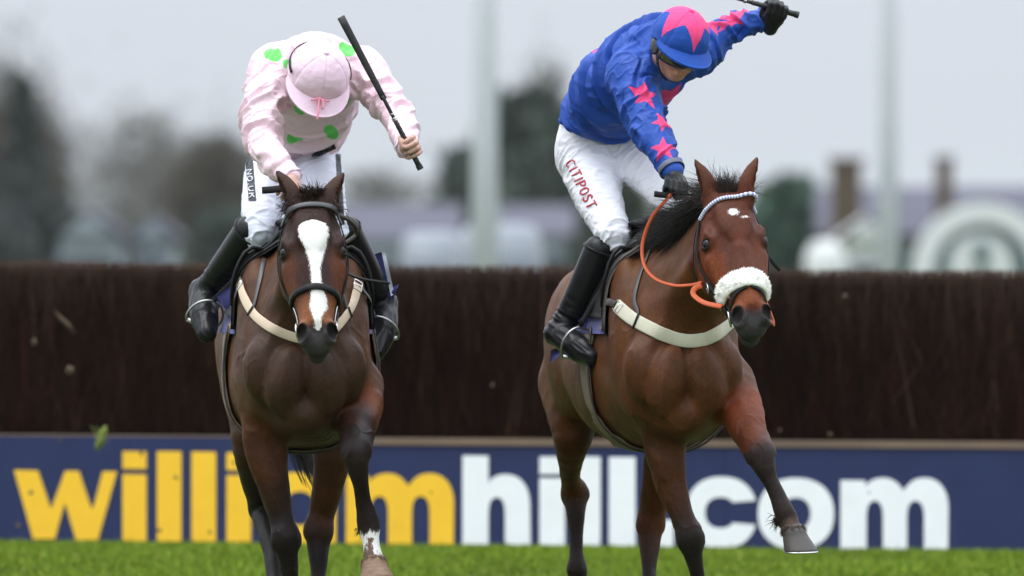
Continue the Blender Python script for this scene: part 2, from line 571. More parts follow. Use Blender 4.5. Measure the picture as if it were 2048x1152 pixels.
# ------------------------------------------------------------------ birch steeplechase fence
YF = 57.3
def fence_top(x): return 1.392 - .0098 * x
def fence():
    f = thing('birch_fence', (0, YF + .4, 0), 'long dark steeplechase fence of packed upright birch twigs behind the navy board', 'fence')
    X = np.linspace(-7, 7, 57); mb = MB()
    prof = [(0, .0), (.0, .5), (.12, .95), (.2, 1.325), (.32, 1.37), (.7, 1.37), (.95, 1.2), (1.1, .0)]
    V = []
    for x in X:
        for (dy, z) in prof:
            V.append([x, YF + .06 + dy, z - .0098 * x])
    m_core = M('birch_core', (0.008, 0.006, 0.005), .95, .5, 30, .8, 80, stretch=(1, 1, .12), spec=.03)
    mesh('fence_core', V, grid_faces(len(X), len(prof)), m_core, f, smooth=False)
    n = 30000
    x = RNG.uniform(-4.6, 4.6, n); t = RNG.random(n)
    top = RNG.random(n) < .42
    L = RNG.uniform(.18, .55, n)
    z1 = np.where(top, 1.408 - RNG.exponential(.016, n) + .009 * pn(np.stack([x * 2.3, 0 * x, 0 * x], 1), 3) + .005 * pn(np.stack([x * 9, 0 * x, 0 * x], 1), 4) + .016 * (RNG.random(n) < .01), .52 + t * .84)
    z1 = np.minimum(z1, 1.455)
    dyp = np.interp(z1, [0, .5, .95, 1.30, 1.42], [0, 0, .12, .2, .22]) + RNG.uniform(-.035, .03, n) + np.where(top, RNG.uniform(-.02, .55, n) * (RNG.random(n) < .55), 0)
    z0 = np.maximum(z1 - L, .40)
    dy0 = np.minimum(np.interp(z0, [0, .5, .95, 1.30, 1.42], [0, 0, .12, .2, .22]) + RNG.uniform(-.02, .03, n), dyp + .05)
    lean = RNG.normal(0, .035, n) * (1 + 1.0 * (RNG.random(n) < .06))
    r = RNG.uniform(.0014, .0040, n)
    sl = -.0098 * x
    A = np.stack([x, YF + .05 + dy0, z0 + sl], 1); Bp = np.stack([x + lean * 2, YF + .05 + dyp, z1 + sl], 1)
    V = []
    for P, k in ((A, 1.0), (Bp, .45)):
        for an in (-2.6, -.5, 1.57):
            V.append(P + np.stack([np.cos(an) * r * k, np.sin(an) * r * k, 0 * r], 1))
    V = np.stack(V, 1).reshape(-1, 3)
    k = np.arange(n)[:, None] * 6
    Fs = [k + np.array([[0, 1, 4, 3]]), k + np.array([[1, 2, 5, 4]]), k + np.array([[2, 0, 3, 5]]), k + np.array([[3, 4, 5]])]
    pal = np.array([[.024, .0135, .0095], [.014, .0085, .0065], [.036, .020, .013], [.085, .055, .036], [.044, .017, .012]])
    C = .62 * np.array([1.12, .96, .92]) * pal[RNG.choice(5, n, p=[.42, .34, .15, .03, .06])] * RNG.uniform(.6, 1.3, (n, 1))
    patch = 1 + .35 * pn(np.stack([x * 1.4, z1 * 1.6, 0 * x], 1), 8)
    C *= patch[:, None]
    tipc = np.array([.085, .052, .038]) * RNG.uniform(.5, 1.3, (n, 1))
    wt = (smst(z1, 1.36, 1.415) * .85)[:, None]
    C1 = C * (1 - wt) + tipc * wt
    col = np.concatenate([np.repeat(C[:, None], 3, 1), np.repeat(C1[:, None], 3, 1)], 1).reshape(-1, 3)
    m, N, Lk, b = nt('birch_twig'); setp(b, rough=.85, spec=.04)
    at = N.new('ShaderNodeAttribute'); at.attribute_name = 'col'; Lk.new(at.outputs['Color'], b.inputs['Base Color'])
    o = mesh('birch_twig', V, Fs, m, f, smooth=False, attrs={'col': col})
    props(o, kind='stuff')
fence()

# ------------------------------------------------------------------ advertising board
YB = 57.0
from mathutils.geometry import tessellate_polygon
def arc(cx, cy, rx, ry, a0, a1, n=16, p=2.25):
    a = np.radians(np.linspace(a0, a1, n)); c, s_ = np.cos(a), np.sin(a)
    return [(cx + rx * np.sign(u) * abs(u) ** (2 / p), cy - ry * np.sign(v) * abs(v) ** (2 / p)) for u, v in zip(c, s_)]
def board():
    b = thing('advertising_board', (0, YB, 0), 'long navy board with yellow and white lettering along the foot of the birch fence', 'board')
    navy = M('navy_board', s2l(46, 54, 90), .5, .10, 6, .05, 300, spec=.2)
    yel = M('yellow_print', s2l(255, 200, 44), .5, .06, 8)
    whi = M('white_print', s2l(247, 248, 250), .5, .04, 8)
    tan = M('tan_rail', s2l(118, 98, 82), .75, .3, 9, .3, 60, stretch=(.25, 1, 1))
    def slab(name, px0, px1, t0, t1, mat, y0=YB, y1=YB + .04, b0=None, b1=None):
        p = [W(px0, t0, YB), W(px1, t1, YB)]
        q = [W(px0, b0, YB), W(px1, b1, YB)] if b0 else [np.array([p[0][0], 0, -.1]), np.array([p[1][0], 0, -.1])]
        V = [[v[0], y, v[2]] for y in (y0, y1) for v in (q[0], q[1], p[1], p[0])]
        return mesh(name, V, np.array([[0, 1, 2, 3], [5, 4, 7, 6], [0, 4, 5, 1], [1, 5, 6, 2], [2, 6, 7, 3], [3, 7, 4, 0]]), mat, b, smooth=False)
    L = lambda px, t=0: 872 + (px) * 14 / 2048. + t
    e = [(-1000, 300), (302.5, 878), (880.5, 1500), (1502.5, 3000)]
    slab('board_panel', -1000, 700, L(-1000), L(700), navy)
    slab('board_panel', 701.2, 1450, L(701, 13), L(1450, 12), navy, y0=YB + .002)
    slab('board_panel', 1451.2, 3000, L(1451, 12), L(3000, 12), navy)
    r = slab('rail', 701.2, 3000, L(701, -1), L(3000, -2), tan, YB - .012, YB + .07, L(701, 12.4), L(3000, 11.4))
    slab('rail', -1000, 700, L(-1000, -3.2), L(700, -3.2), tan, YB + .0, YB + .07, L(-1000, -.6), L(700, -.6))
    # letters: outlines in picture units, put on the board
    s = 20.0 / 2048                       # the board runs slightly downhill to the right
    def letter(polys, mat):
        P2 = [[Vector((x, -y, 0)) for x, y in p] for p in polys]
        tri = tessellate_polygon(P2)
        flat = [q for p in polys for q in p]
        n = len(flat); V = []
        for yy in (YB - .004, YB + .001):
            for x, y in flat:
                w = W(x, y, YB); V.append([w[0], yy, w[2]])
        T = []
        Va = np.array(V)
        for a, c, d in tri:
            nrm = np.cross(Va[c] - Va[a], Va[d] - Va[a])
            T.append((a, c, d) if nrm[1] < 0 else (a, d, c))
        Qs = []; o = 0
        for p in polys:
            m = len(p)
            for i in range(m):
                j = (i + 1) % m; Qs.append((o + i, o + j, o + j + n, o + i + n))
            o += m
        mesh('letter', V, [np.array(T), np.array(Qs)], mat, b, smooth=False)
    def bar(x0, x1, y0, y1): return [(x0, y0), (x1, y0 + s * (x1 - x0)), (x1, y1 + s * (x1 - x0)), (x0, y1)]
    yb = lambda x: 1079.5 + s * x * 1.12      # base line
    xh = lambda x: 942.0 + s * x * .95        # x height
    ah = lambda x: 898.5 + s * x * 1.3        # ascender
    # w
    letter([[(28, 941), (74, 941), (100, 1017), (128, 943), (160, 943), (188, 1019), (207, 944), (233, 945), (196, 1079), (152, 1079), (128, 1003), (116, 1079), (70, 1078)]], yel) if 0 else \
    letter([[(28, 940), (76, 941), (102, 1018), (130, 942), (158, 942), (184, 1020), (190, 1003), (205, 943), (234, 943), (196, 1080), (152, 1080), (140, 1040), (130, 1005), (120, 1040), (110, 1078), (66, 1078)]], yel)
    def i_(x0, x1, mat):
        letter([bar(x0, x1, ah(x0) + 1, ah(x0) + 36)], mat)
        letter([bar(x0, x1, xh(x0) + 4, yb(x0))], mat)
    def l_(x0, x1, mat): letter([bar(x0, x1, ah(x0), yb(x0))], mat)
    i_(245, 293, yel); l_(314, 363, yel); l_(383, 432, yel); i_(453, 502, yel)
    # a : single storey bowl and stem
    x0, x1 = 522, 672; t, bt = xh(600), yb(600); cy = (t + bt) / 2
    outer = [(x1, t + 3), (x1, bt)] + [(x1 - 46, bt), (x1 - 46, bt - 14)] + arc(590, cy, 68, (bt - t) / 2 + 3, -62, -298, 26) + [(x1 - 46, t + 17), (x1 - 46, t + 3)]
    letter([outer, arc(600, cy, 30, 34, 0, 345, 24)], yel)
    def arch(x0, xs, stem_top, mat, sw, th=44):
        """h, m: xs = list of (inner left, inner right, outer right)"""
        t = xh(x0) + 2; P = [(x0, yb(x0)), (x0, stem_top), (x0 + sw, stem_top + .4)]
        lead = x0 + sw
        if stem_top > t - 20: P.append((x0 + sw, t + 14))
        else: P.append((x0 + sw, t + 16))
        for n_, (il, ir, orr) in enumerate(xs):
            cxo = (il + orr) / 2 - 2; ry = 62
            P += arc(cxo - 6 if n_ == 0 else cxo - 4, t + ry - 3, orr - cxo + 5, ry + 1, 128 if n_ == 0 else 135, 0, 16)
            if n_ < len(xs) - 1: P = [p for p in P if not (p[0] > xs[n_ + 1][0] - 20 and p[1] > t + 24 and p[0] > x0 + sw + 5)]
        P.append((xs[-1][2], yb(xs[-1][2])))
        for (il, ir, orr) in reversed(xs):
            P.append((ir, yb(ir)))
            P += arc((il + ir) / 2, t + 42 + 32, (ir - il) / 2, 32, 0, 180, 12, 2.3)
            P.append((il, yb(il)))
        letter([P], mat)
    arch(692, [(741, 776, 824), (824, 859, 907)], xh(692) + 3, yel, 47)
    arch(925, [(977, 1010, 1061)], ah(925) + 1, whi, 52)
    i_(1079, 1130, whi); l_(1150, 1201, whi); l_(1218, 1271, whi)
    letter([bar(1293, 1347, yb(1293) - 54, yb(1293))], whi)
    # c
    t, bt = xh(1440) - 2, yb(1440) + 2; cy = (t + bt) / 2
    letter([arc(1443, cy, 71, (bt - t) / 2, 17, 343, 40) + [(1460, cy + 20)] + arc(1441, cy, 31, 31, 320, 40, 22) + [(1460, cy - 20)]], whi)
    t, bt = xh(1592) - 1, yb(1592) + 2; cy = (t + bt) / 2
    letter([arc(1592, cy, 76, (bt - t) / 2, 0, 355, 44), arc(1592, cy, 29, 32, 0, 350, 28)], whi)
    arch(1681, [(1733, 1766, 1814), (1814, 1848, 1896)], xh(1681) + 3, whi, 50)
board()

# ------------------------------------------------------------------ far background
GZ = -3.0
def at_far(px, py, y): return W(px, py, y)
m_bark = M('bark', (.075, .062, .05), .9, .3, 6, .5, 30)
def leafmat(name, c):
    m, N, L, b = nt(name); setp(b, rough=.8, spec=.08)
    at = N.new('ShaderNodeAttribute'); at.attribute_name = 'col'; L.new(at.outputs['Color'], b.inputs['Base Color']); return m
m_leaf = leafmat('evergreen_leaf', 0); m_twig = leafmat('bare_twig', 0)

def tree(px, top, y, half, kind, label, cat='tree', n=5000, cols=None, lean=0., low=None, group=None):
    y *= 3.6; c = W(px, top, y); x = c[0]; zt = c[2]; z0 = float(zg(x, y)); H = zt - z0; hw = half / F * y
    t = thing({'bare': 'bare_tree', 'conifer': 'conifer_tree', 'bush': 'evergreen_tree'}[kind], (x, y, z0), label, cat, group)
    mb = MB()
    tr = hw * .09 + .05
    P = [[x, y, z0 - .1], [x + .1 * hw * lean, y, z0 + H * .35], [x + .25 * hw * lean, y, z0 + H * .7], [x + .3 * hw * lean, y, zt - H * .06]]
    mb.add(*tube(spline(P, 4), np.linspace(tr * 1.3, tr * .25, 13), 7))
    tips = []
    nl = {'bare': 26, 'conifer': 10, 'bush': 14}[kind]
    for i in range(nl):
        u = RNG.uniform(.3, .92); p0 = np.array([x + .2 * hw * lean * u, y, z0 + H * u]); an = RNG.uniform(0, 6.28)
        rr = hw * (.95 if kind != 'conifer' else .85 * (1 - u) + .1) * RNG.uniform(.5, 1.0)
        p2 = p0 + np.array([math.cos(an) * rr, math.sin(an) * rr, H * RNG.uniform(.06, .2)]); p2[2] = min(p2[2], zt)
        p1 = (p0 + p2) / 2 + np.array([0, 0, -.02 * H])
        mb.add(*tube(spline([p0, p1, p2], 3), np.linspace(tr * .45, tr * .1, 7), 5, caps=False)); tips.append((p0, p1, p2))
    mb.build('trunk', m_bark, t)
    V = []; col = []
    if kind == 'bare':
        n = int(n * 1.5)
        q = RNG.normal(0, 1, (n, 3)); q /= np.linalg.norm(q, axis=1)[:, None]; q *= (RNG.random(n) ** .45 * (1 + RNG.exponential(.22, n) * (RNG.random(n) < .3)))[:, None]
        lump = 1 + .35 * pn(q * 1.8 + px, 3)
        A = np.array([x + .2 * hw * lean, y, z0 + H * .58]) + q * lump[:, None] * np.array([hw, hw, H * .40])
        D = RNG.normal(0, 1, (n, 3)); D[:, 2] = np.abs(D[:, 2]) + .5; D /= np.linalg.norm(D, axis=1)[:, None]
        Ln = RNG.uniform(.25, .8, n)[:, None] * (H / 10)
        w = RNG.uniform(.008, .02, n)[:, None] * (y / 170)
        S = np.cross(D, RNG.normal(0, 1, (n, 3))); S /= np.linalg.norm(S, axis=1)[:, None]
        V = np.stack([A - S * w, A + S * w, A + D * Ln], 1); Fc = (np.arange(n)[:, None] * 3 + np.arange(3)[None])
    else:
        nc = 170 if kind == 'bush' else 150
        u = RNG.random(nc) ** .8; zc = z0 + H * (.10 + .88 * u)
        prof = (1 - u) ** .75 if kind == 'conifer' else np.sqrt(np.clip(1 - (np.clip(u - .25, 0, 1) / .78) ** 2.2, 0, 1))
        an = RNG.uniform(0, 6.28, nc); rr = hw * prof * np.sqrt(RNG.random(nc)) * .92
        cc = np.stack([x + np.cos(an) * rr, y + np.sin(an) * rr, zc], 1)
        cr = hw * RNG.uniform(.14, .32, nc) * (.5 + .5 * prof)
        k = RNG.integers(0, nc, n)
        dv = RNG.normal(0, 1, (n, 3)); dv /= np.linalg.norm(dv, axis=1)[:, None]
        A = cc[k] + dv * (cr[k] * RNG.random(n) ** .4 * (1 + RNG.exponential(.45, n) * (RNG.random(n) < .35)))[:, None]
        sz = RNG.uniform(.04, .11, n)[:, None] * (y / 150) * (hw ** .3)
        D = unit([0, 0, .3]) + RNG.normal(0, .8, (n, 3)); D /= np.linalg.norm(D, axis=1)[:, None]
        S = np.cross(D, RNG.normal(0, 1, (n, 3))); S /= np.linalg.norm(S, axis=1)[:, None]
        V = np.stack([A - D * sz, A + S * sz * .6, A + D * sz * 1.3, A - S * sz * .6], 1); Fc = (np.arange(n)[:, None] * 4 + np.arange(4)[None])
    kk = V.shape[1]
    cols = np.array(cols)
    C = cols[RNG.integers(0, len(cols), n)] * RNG.uniform(.6, 1.35, (n, 1))
    if kind != 'bare': C *= RNG.uniform(.7, 1.25, (170, 1))[k]
    o = mesh('crown', V.reshape(-1, 3), Fc, m_twig if kind == 'bare' else m_leaf, t, smooth=False, attrs={'col': np.repeat(C, kk, 0)})
    return t

brown = [(.09, .075, .06), (.12, .10, .08), (.07, .065, .055)]
pale = [(.20, .19, .18), (.26, .25, .24), (.16, .15, .14)]
green = [(.066, .084, .072), (.085, .105, .08), (.052, .068, .060)]
dgreen = [(.060, .068, .066), (.080, .088, .080), (.045, .052, .052)]
tree(46, 150, 165, 66, 'conifer', 'tall dark narrow conifer at the far left beyond the fence', n=9000, cols=dgreen)
tree(28, 190, 185, 125, 'bare', 'broad dense brown bare tree round the dark conifer at far left', n=9000, cols=brown)
tree(20, 70, 240, 130, 'bare', 'faint tall pale bare tree rising behind the dark conifer', n=1500, cols=pale)
tree(250, 205, 210, 110, 'bare', 'sparse pale bare tree left of the rider in pink', n=2100, cols=pale)
tree(330, 225, 205, 80, 'bare', 'second sparse pale bare tree nearer the rider in pink', n=1900, cols=pale)
tree(430, 258, 180, 95, 'bare', 'dense brown bare tree just left of the rider in pink', n=7000, cols=brown)
tree(450, 425, 150, 80, 'bush', 'low dark green bush beside the boot of the rider in pink', 'bush', n=3600, cols=green)
tree(75, 410, 150, 130, 'bush', 'low wide dark bush at the foot of the conifer', 'bush', n=4600, cols=dgreen)
tree(760, 330, 260, 120, 'bare', 'pale bare tree right of the left horse beyond the fence', n=2600, cols=pale)
tree(1062, 190, 160, 128, 'bush', 'big dark green evergreen between the two riders', n=12000, cols=green)
tree(1150, 300, 165, 150, 'bush', 'rounded evergreen behind the knee of the rider in blue', n=9000, cols=[(.075, .092, .062), (.095, .11, .066), (.06, .075, .052)])
tree(922, 305, 175, 66, 'bush', 'small evergreen left of the grey mast', n=7000, cols=green)
tree(1120, 262, 170, 95, 'bush', 'middling evergreen touching the big evergreen on its right', n=8000, cols=green)
tree(985, 300, 172, 80, 'bush', 'middling evergreen behind the grey mast', n=6000, cols=green)
tree(1660, 400, 155, 70, 'bush', 'rounded bush at the left end of the brick house', 'bush', n=3600, cols=[(.06, .085, .062), (.08, .10, .07)])
tree(1090, 120, 230, 66, 'bare', 'faint tall pale bare tree rising behind the big evergreen', n=1800, cols=pale)
tree(1588, 368, 150, 105, 'bush', 'dark green bush between the right horse and the brick house', 'bush', n=5600, cols=[(.045, .085, .058), (.06, .10, .066), (.036, .062, .05)])
tree(1380, 400, 170, 90, 'bush', 'dark green bush hidden behind the right horse', 'bush', n=3000, cols=green)

m_pole = M('galvanised_mast', s2l(188, 191, 195), .7, .06, 4, metal=.0, spec=.1)
def mast(px, y, r, label):
    x = W(px, 0, y)[0]; z0 = float(zg(x, y))
    t = thing('floodlight_mast', (x, y, z0), label, 'mast', 'grey floodlight masts beyond the fence')
    P = np.array([[x, y, z0], [x, y, 3.0], [x, y, 12.0]])
    mesh('pole', *tube(P, [r * 1.25, r, r * .7], 14), m_pole, t)
    mesh('base_plate', *box((x, y, z0 + .06), r * 6, r * 6, .12), m_pole, t, smooth=False)
    mesh('cross_arm', *box((x, y, 11.9), 2.4, .12, .12), m_pole, t, smooth=False)
    for dx in (-.9, 0, .9):
        lam = mesh('floodlight', *box((x + dx, y - .16, 12.2), .5, .2, .42), m_pole, t, smooth=False)
        mesh('lens', *box((x + dx, y - .264, 12.2), .44, .012, .36), M('lamp_glass', (.5, .52, .55), .1, .02), lam, smooth=False)
mast(970, 150, .17, 'grey floodlight mast left of the big evergreen')
mast(1776, 155, .135, 'grey floodlight mast in front of the brick house')

# pale houses on the left
m_white = M('white_render', s2l(140, 147, 156), .8, .06, 1.0)
m_slate = M('slate_roof', s2l(92, 92, 102), .95, .15, 3, stretch=(1, 1, 3), spec=.08)
m_brick = M('brown_brick', s2l(86, 71, 58), .9, .2, 5)
m_glass = M('dark_glass', (.02, .025, .03), .1, .02)
def house(px0, px1, eave, ridge, y, depth, wall, roof, label, chim=(), gable=False, nwin=3):
    y *= 1.6; a = W(px0, eave, y); b_ = W(px1, ridge, y); x0, x1 = a[0], b_[0]; ze, zr = a[2], b_[2]
    t = thing('house', ((x0 + x1) / 2, y + depth / 2, GZ), label, 'house')
    mesh('wall', *box(((x0 + x1) / 2, y + depth / 2, (GZ + ze) / 2), x1 - x0, depth, ze - GZ), wall, t, smooth=False)
    ov = .35
    if gable:
        xm = (x0 + x1) / 2
        V = [[x0 - ov, y - ov, ze], [x1 + ov, y - ov, ze], [xm, y - ov, zr], [x0 - ov, y + depth, ze], [x1 + ov, y + depth, ze], [xm, y + depth, zr]]
        mesh('roof', V, [np.array([[0, 2, 5, 3], [1, 4, 5, 2], [0, 3, 4, 1]]), np.array([[3, 5, 4]])], roof, t, smooth=False)
        mesh('gable', [[x0, y - ov + .02, ze - .02], [x1, y - ov + .02, ze - .02], [xm, y - ov - .04, zr - .1], [x0, y, ze - .02], [x1, y, ze - .02], [xm, y, zr - .1]], [np.array([[0, 1, 2], [3, 5, 4]]), np.array([[0, 3, 4, 1]])], wall, t, smooth=False)
    else:
        ym = y + depth / 2
        V = [[x0 - ov, y - ov, ze], [x1 + ov, y - ov, ze], [x1 + ov, ym, zr], [x0 - ov, ym, zr], [x0 - ov, y + depth + ov, ze], [x1 + ov, y + depth + ov, ze]]
        mesh('roof', V, [np.array([[0, 1, 2, 3], [3, 2, 5, 4], [0, 4, 5, 1]]), np.array([[0, 3, 4], [1, 5, 2]])], roof, t, smooth=False)
    for i in range(nwin):
        xw = x0 + (i + .5) * (x1 - x0) / nwin
        w = mesh('window', *box((xw, y - .02, ze - 1.3), 1.0, .1, 1.3), m_white, t, smooth=False)
        mesh('pane', *box((xw, y - .075, ze - 1.3), .84, .02, 1.14), m_glass, w, smooth=False)
    for (c0, c1, ctop, dy) in chim:
        p, q = W(c0, ctop, y + dy), W(c1, ctop, y + dy); cw = q[0] - p[0]; xm = (p[0] + q[0]) / 2
        ch = mesh('chimney', *box((xm, y + dy, (GZ + p[2] - .32) / 2), cw * .84, min(cw, 1.2) * .84, p[2] - .32 - GZ), wall, t, smooth=False)
        mesh('chimney_cap', *box((xm, y + dy, p[2] - .21), cw, min(cw, 1.2), .218), wall, ch, smooth=False)
    return t
house(118, 232, 472, 420, 230, 8, m_white, m_slate, 'pale rendered cottage between the bare trees on the far left', gable=True, nwin=2)
house(262, 345, 478, 432, 235, 8, m_white, m_slate, 'smaller pale cottage left of the boot of the rider in pink', gable=True, nwin=1)
house(690, 905, 478, 408, 270, 9, m_white, m_slate, 'low grey roofed house right of the left horse')
house(1010, 1130, 470, 410, 240, 9, m_white, m_slate, 'grey roofed house behind the big evergreen', nwin=2)
house(1655, 2330, 470, 372, 270, 10, m_brick, m_slate, 'brown brick house with slate roof and tall chimneys at far right', chim=((1656, 1728, 310, -.75), (1868, 1908, 308, -.75)), nwin=6)

# white round arches in front of the brick house
def arch_frame(px, py, ro, ri, y, label, mat_ring, inner=None):
    y *= 1.55; c = W(px, py, y); k = y / F
    t = thing('garden_arch', (c[0], y, GZ), label, 'arch')
    a = np.linspace(0, math.pi, 25); V = []
    for yy in (y, y + .5):
        for r in (ro * k, ri * k):
            V += [[c[0] + r * math.cos(u), yy, c[2] + r * math.sin(u)] for u in a]
    n = 25; Fq = []
    for i in range(n - 1):
        Fq += [[i, i + 1, n + i + 1, n + i], [2 * n + i, 3 * n + i, 3 * n + i + 1, 2 * n + i + 1], [i, 2 * n + i, 2 * n + i + 1, i + 1], [n + i, n + i + 1, 3 * n + i + 1, 3 * n + i]]
    mesh('arch_ring', V, np.array(Fq), mat_ring, t, smooth=False)
    for s in (-1, 1):
        mesh('post', *box((c[0] + s * (ro + ri) / 2 * k, y + .25, (GZ + c[2]) / 2), (ro - ri) * k, .5, c[2] - GZ), mat_ring, t, smooth=False)
    return t, c, k
m_gpaint = M('green_paint', s2l(74, 98, 98), .6, .08, 3)
m_wp = M('white_paint', s2l(208, 210, 208), .6, .04, 3)
t, c, k = arch_frame(1966, 545, 142, 98, 190, 'big white round arch in front of the brick house at far right', m_wp)
YA = 190 * 1.55 + .3
V = [[c[0], YA, c[2]]] + [[c[0] + 98 * k * math.cos(u), YA, c[2] + 98 * k * math.sin(u)] for u in np.linspace(-.0, math.pi, 25)]
Vb = np.array(V); Vb2 = Vb.copy(); Vb2[:, 1] += .1
mesh('back_panel', np.vstack([Vb, Vb2]), [np.array([[0, i + 1, i + 2] for i in range(24)])[:, ::-1], np.array([[26, 27 + i, 28 + i] for i in range(24)])], m_gpaint, t, smooth=False)
mesh('lower_panel', *box((c[0], YA + .05, (GZ + c[2]) / 2), 196 * k, .1, c[2] - GZ), m_gpaint, t, smooth=False)
t, c, k = arch_frame(1963, 530, 62, 12, 188, 'small white arch with a dark round centre inside the big arch', m_wp)
mesh('hub', *tube(np.array([[c[0], 188 * 1.55 + .6, c[2] + 30 * k], [c[0], 188 * 1.55 - .2, c[2] + 30 * k]]), 17 * k, 16), m_gpaint, t, smooth=False)
def gable_hut(px0, px1, eave, ridge, y, label, wall):
    house(px0, px1, eave, ridge, y, 3, wall, wall, label, gable=True, nwin=1)
gable_hut(1690, 1780, 480, 430, 200, 'white gabled kiosk left of the big white arch', m_wp)
house(1780, 1860, 520, 490, 196, 3, m_gpaint, m_gpaint, 'grey green hut between the kiosk and the white arch', gable=True, nwin=1)
# pale tank and car tops beyond the fence
def dome_tent(px, py, half, hgt, y, label, mat, name='dome_tent', cat='tent'):
    y *= 1.6; c = W(px, py, y); k = y / F; R_ = half * k; t = thing(name, (c[0], y + R_, GZ), label, cat)
    V = []; nr = 12; ns = 32
    zb = c[2] - hgt * k
    for i in range(nr):
        th = i / (nr - 1) * math.pi / 2 * .999
        for j in range(ns):
            a = j / ns * 2 * math.pi
            V.append([c[0] + R_ * math.cos(th) ** .6 * math.cos(a), y + R_ + R_ * math.cos(th) ** .6 * math.sin(a), zb + hgt * k * math.sin(th)])
    V += [[v[0], v[1], GZ] for v in V[:ns]]
    Fq = grid_faces(nr, ns, True)
    sk = np.array([[nr * ns + j, nr * ns + (j + 1) % ns, (j + 1) % ns, j] for j in range(ns)])
    mesh('canopy', V, [Fq, sk], mat, t)
    for j in range(0, ns, 4):
        P = np.array([V[i * ns + j] for i in range(nr)]); mesh('rib', *tube(P + [0, 0, .02], .05, 5), m_wp, t)
m_pg = M('pale_canvas', s2l(176, 182, 188), .8, .05, 2)
def van(px, top, half, y, label):
    c = W(px, top, y); hw = half / F * y; z0 = float(zg(c[0], y)); H = c[2] - z0
    t = thing('parked_van', (c[0], y + 2.4, z0), label, 'van')
    m_vp = M('silver_white_paint', s2l(122, 128, 135), .35, .03, 2, spec=.3); m_vg = M('van_glass', s2l(96, 104, 112), .2, .03, 2); m_ty = M('tyre', (.02, .02, .02), .8)
    def ringsec(z, w, d, yo, n=28, p=5):
        a = np.linspace(0, 2 * math.pi, n, endpoint=False); ca, sa = np.cos(a), np.sin(a)
        return np.stack([c[0] + w * np.sign(ca) * np.abs(ca) ** (2 / p), y + 2.4 + yo + d * np.sign(sa) * np.abs(sa) ** (2 / p), np.full(n, z)], 1)
    secs = [(.14, .93, .96, 0), (.30, 1.0, 1.0, 0), (.55, 1.0, 1.0, 0), (.62, .985, .93, .1), (.80, .95, .84, .2), (.93, .88, .78, .25), (.985, .76, .70, .28), (1.0, .5, .5, .3)]
    V = np.concatenate([ringsec(z0 + H * k, hw * w, 2.4 * d, yo) for k, w, d, yo in secs]); m = len(secs)
    mesh('body', V, [grid_faces(m, 28, True), np.arange(28)[None, ::-1], (np.arange(28) + (m - 1) * 28)[None]], m_vp, t)
    yf0, yf1 = y + 2.4 + .1 - 2.4 * .93 - .02, y + 2.4 + .22 - 2.4 * .82 - .03
    mesh('windscreen', [[c[0] - hw * .86, yf0, z0 + H * .62], [c[0] + hw * .86, yf0, z0 + H * .62], [c[0] + hw * .78, yf1, z0 + H * .86], [c[0] - hw * .78, yf1, z0 + H * .86]], np.array([[0, 1, 2, 3]]), m_vg, t, smooth=False)
    for s_ in (-1, 1):
        mesh('headlight', *box((c[0] + s_ * hw * .72, y - .01, z0 + H * .42), hw * .34, .06, H * .07), m_vg, t, smooth=False)
        for yy in (1.0, 3.9):
            mesh('wheel', *tube([[c[0] + s_ * hw * .98, y + yy, z0 + .33], [c[0] + s_ * hw * .78, y + yy, z0 + .33]], .33, 16), m_ty, t)
    mesh('bumper', *box((c[0], y - .03, z0 + H * .2), hw * 1.86, .12, H * .09), m_ty, t, smooth=False)
van(1000, 448, 96, 165, 'pale silver van with rounded roof parked beyond the fence under the big evergreen')
van(862, 462, 70, 190, 'smaller pale van parked beyond the fence left of the grey mast')
dome_tent(1652, 486, 40, 55, 170, 'small bright white domed canopy right of the dark bush', m_wp)

m_hz = bpy.data.materials.new('haze'); m_hz.use_nodes = True
hn_, hl_ = m_hz.node_tree.nodes, m_hz.node_tree.links
for n_ in list(hn_): hn_.remove(n_)
ho = hn_.new('ShaderNodeOutputMaterial'); hv = hn_.new('ShaderNodeVolumePrincipled')
hv.inputs['Color'].default_value = (.90, .94, 1.0, 1); hv.inputs['Density'].default_value = .00004
hl_.new(hv.outputs[0], ho.inputs['Volume'])
hz = mesh('haze', *box((0, 440, 6.0), 9000, 13000, 20), m_hz, loc=(0, 440, -4), smooth=False)
props(hz, kind='stuff')

# far woodland that reads as one grey mass
def woodland():
    n = 26000; x = RNG.uniform(-75, 75, n); y = RNG.uniform(800, 860, n)
    top = 1.62 + (447 - 470) / F * 830 + 1.6 * pn(np.stack([x * .12, 0 * x, 0 * x], 1), 4) + .8 * pn(np.stack([x * .4, 0 * x, 0 * x], 1), 6)
    z = -3 + (top + 3) * RNG.random(n) ** .7
    A = np.stack([x, y, z], 1); D = RNG.normal(0, 1, (n, 3)); D[:, 2] = np.abs(D[:, 2]) + .3; D /= np.linalg.norm(D, axis=1)[:, None]
    S = np.cross(D, RNG.normal(0, 1, (n, 3))); S /= np.linalg.norm(S, axis=1)[:, None]
    sz = RNG.uniform(.2, .6, (n, 1))
    V = np.stack([A - S * sz * .5, A + S * sz * .5, A + D * sz * 2.2], 1).reshape(-1, 3)
    c = np.array([(.09, .09, .08), (.06, .07, .055), (.12, .115, .105)])[RNG.integers(0, 3, n)] * RNG.uniform(.6, 1.3, (n, 1))
    o = mesh('distant_woodland', V, np.arange(n * 3).reshape(-1, 3), m_twig, loc=(0, 830, -3), smooth=False, attrs={'col': np.repeat(c, 3, 0)})
    props(o, 'grey belt of far woodland along the horizon', 'woodland', kind='stuff')
woodland()

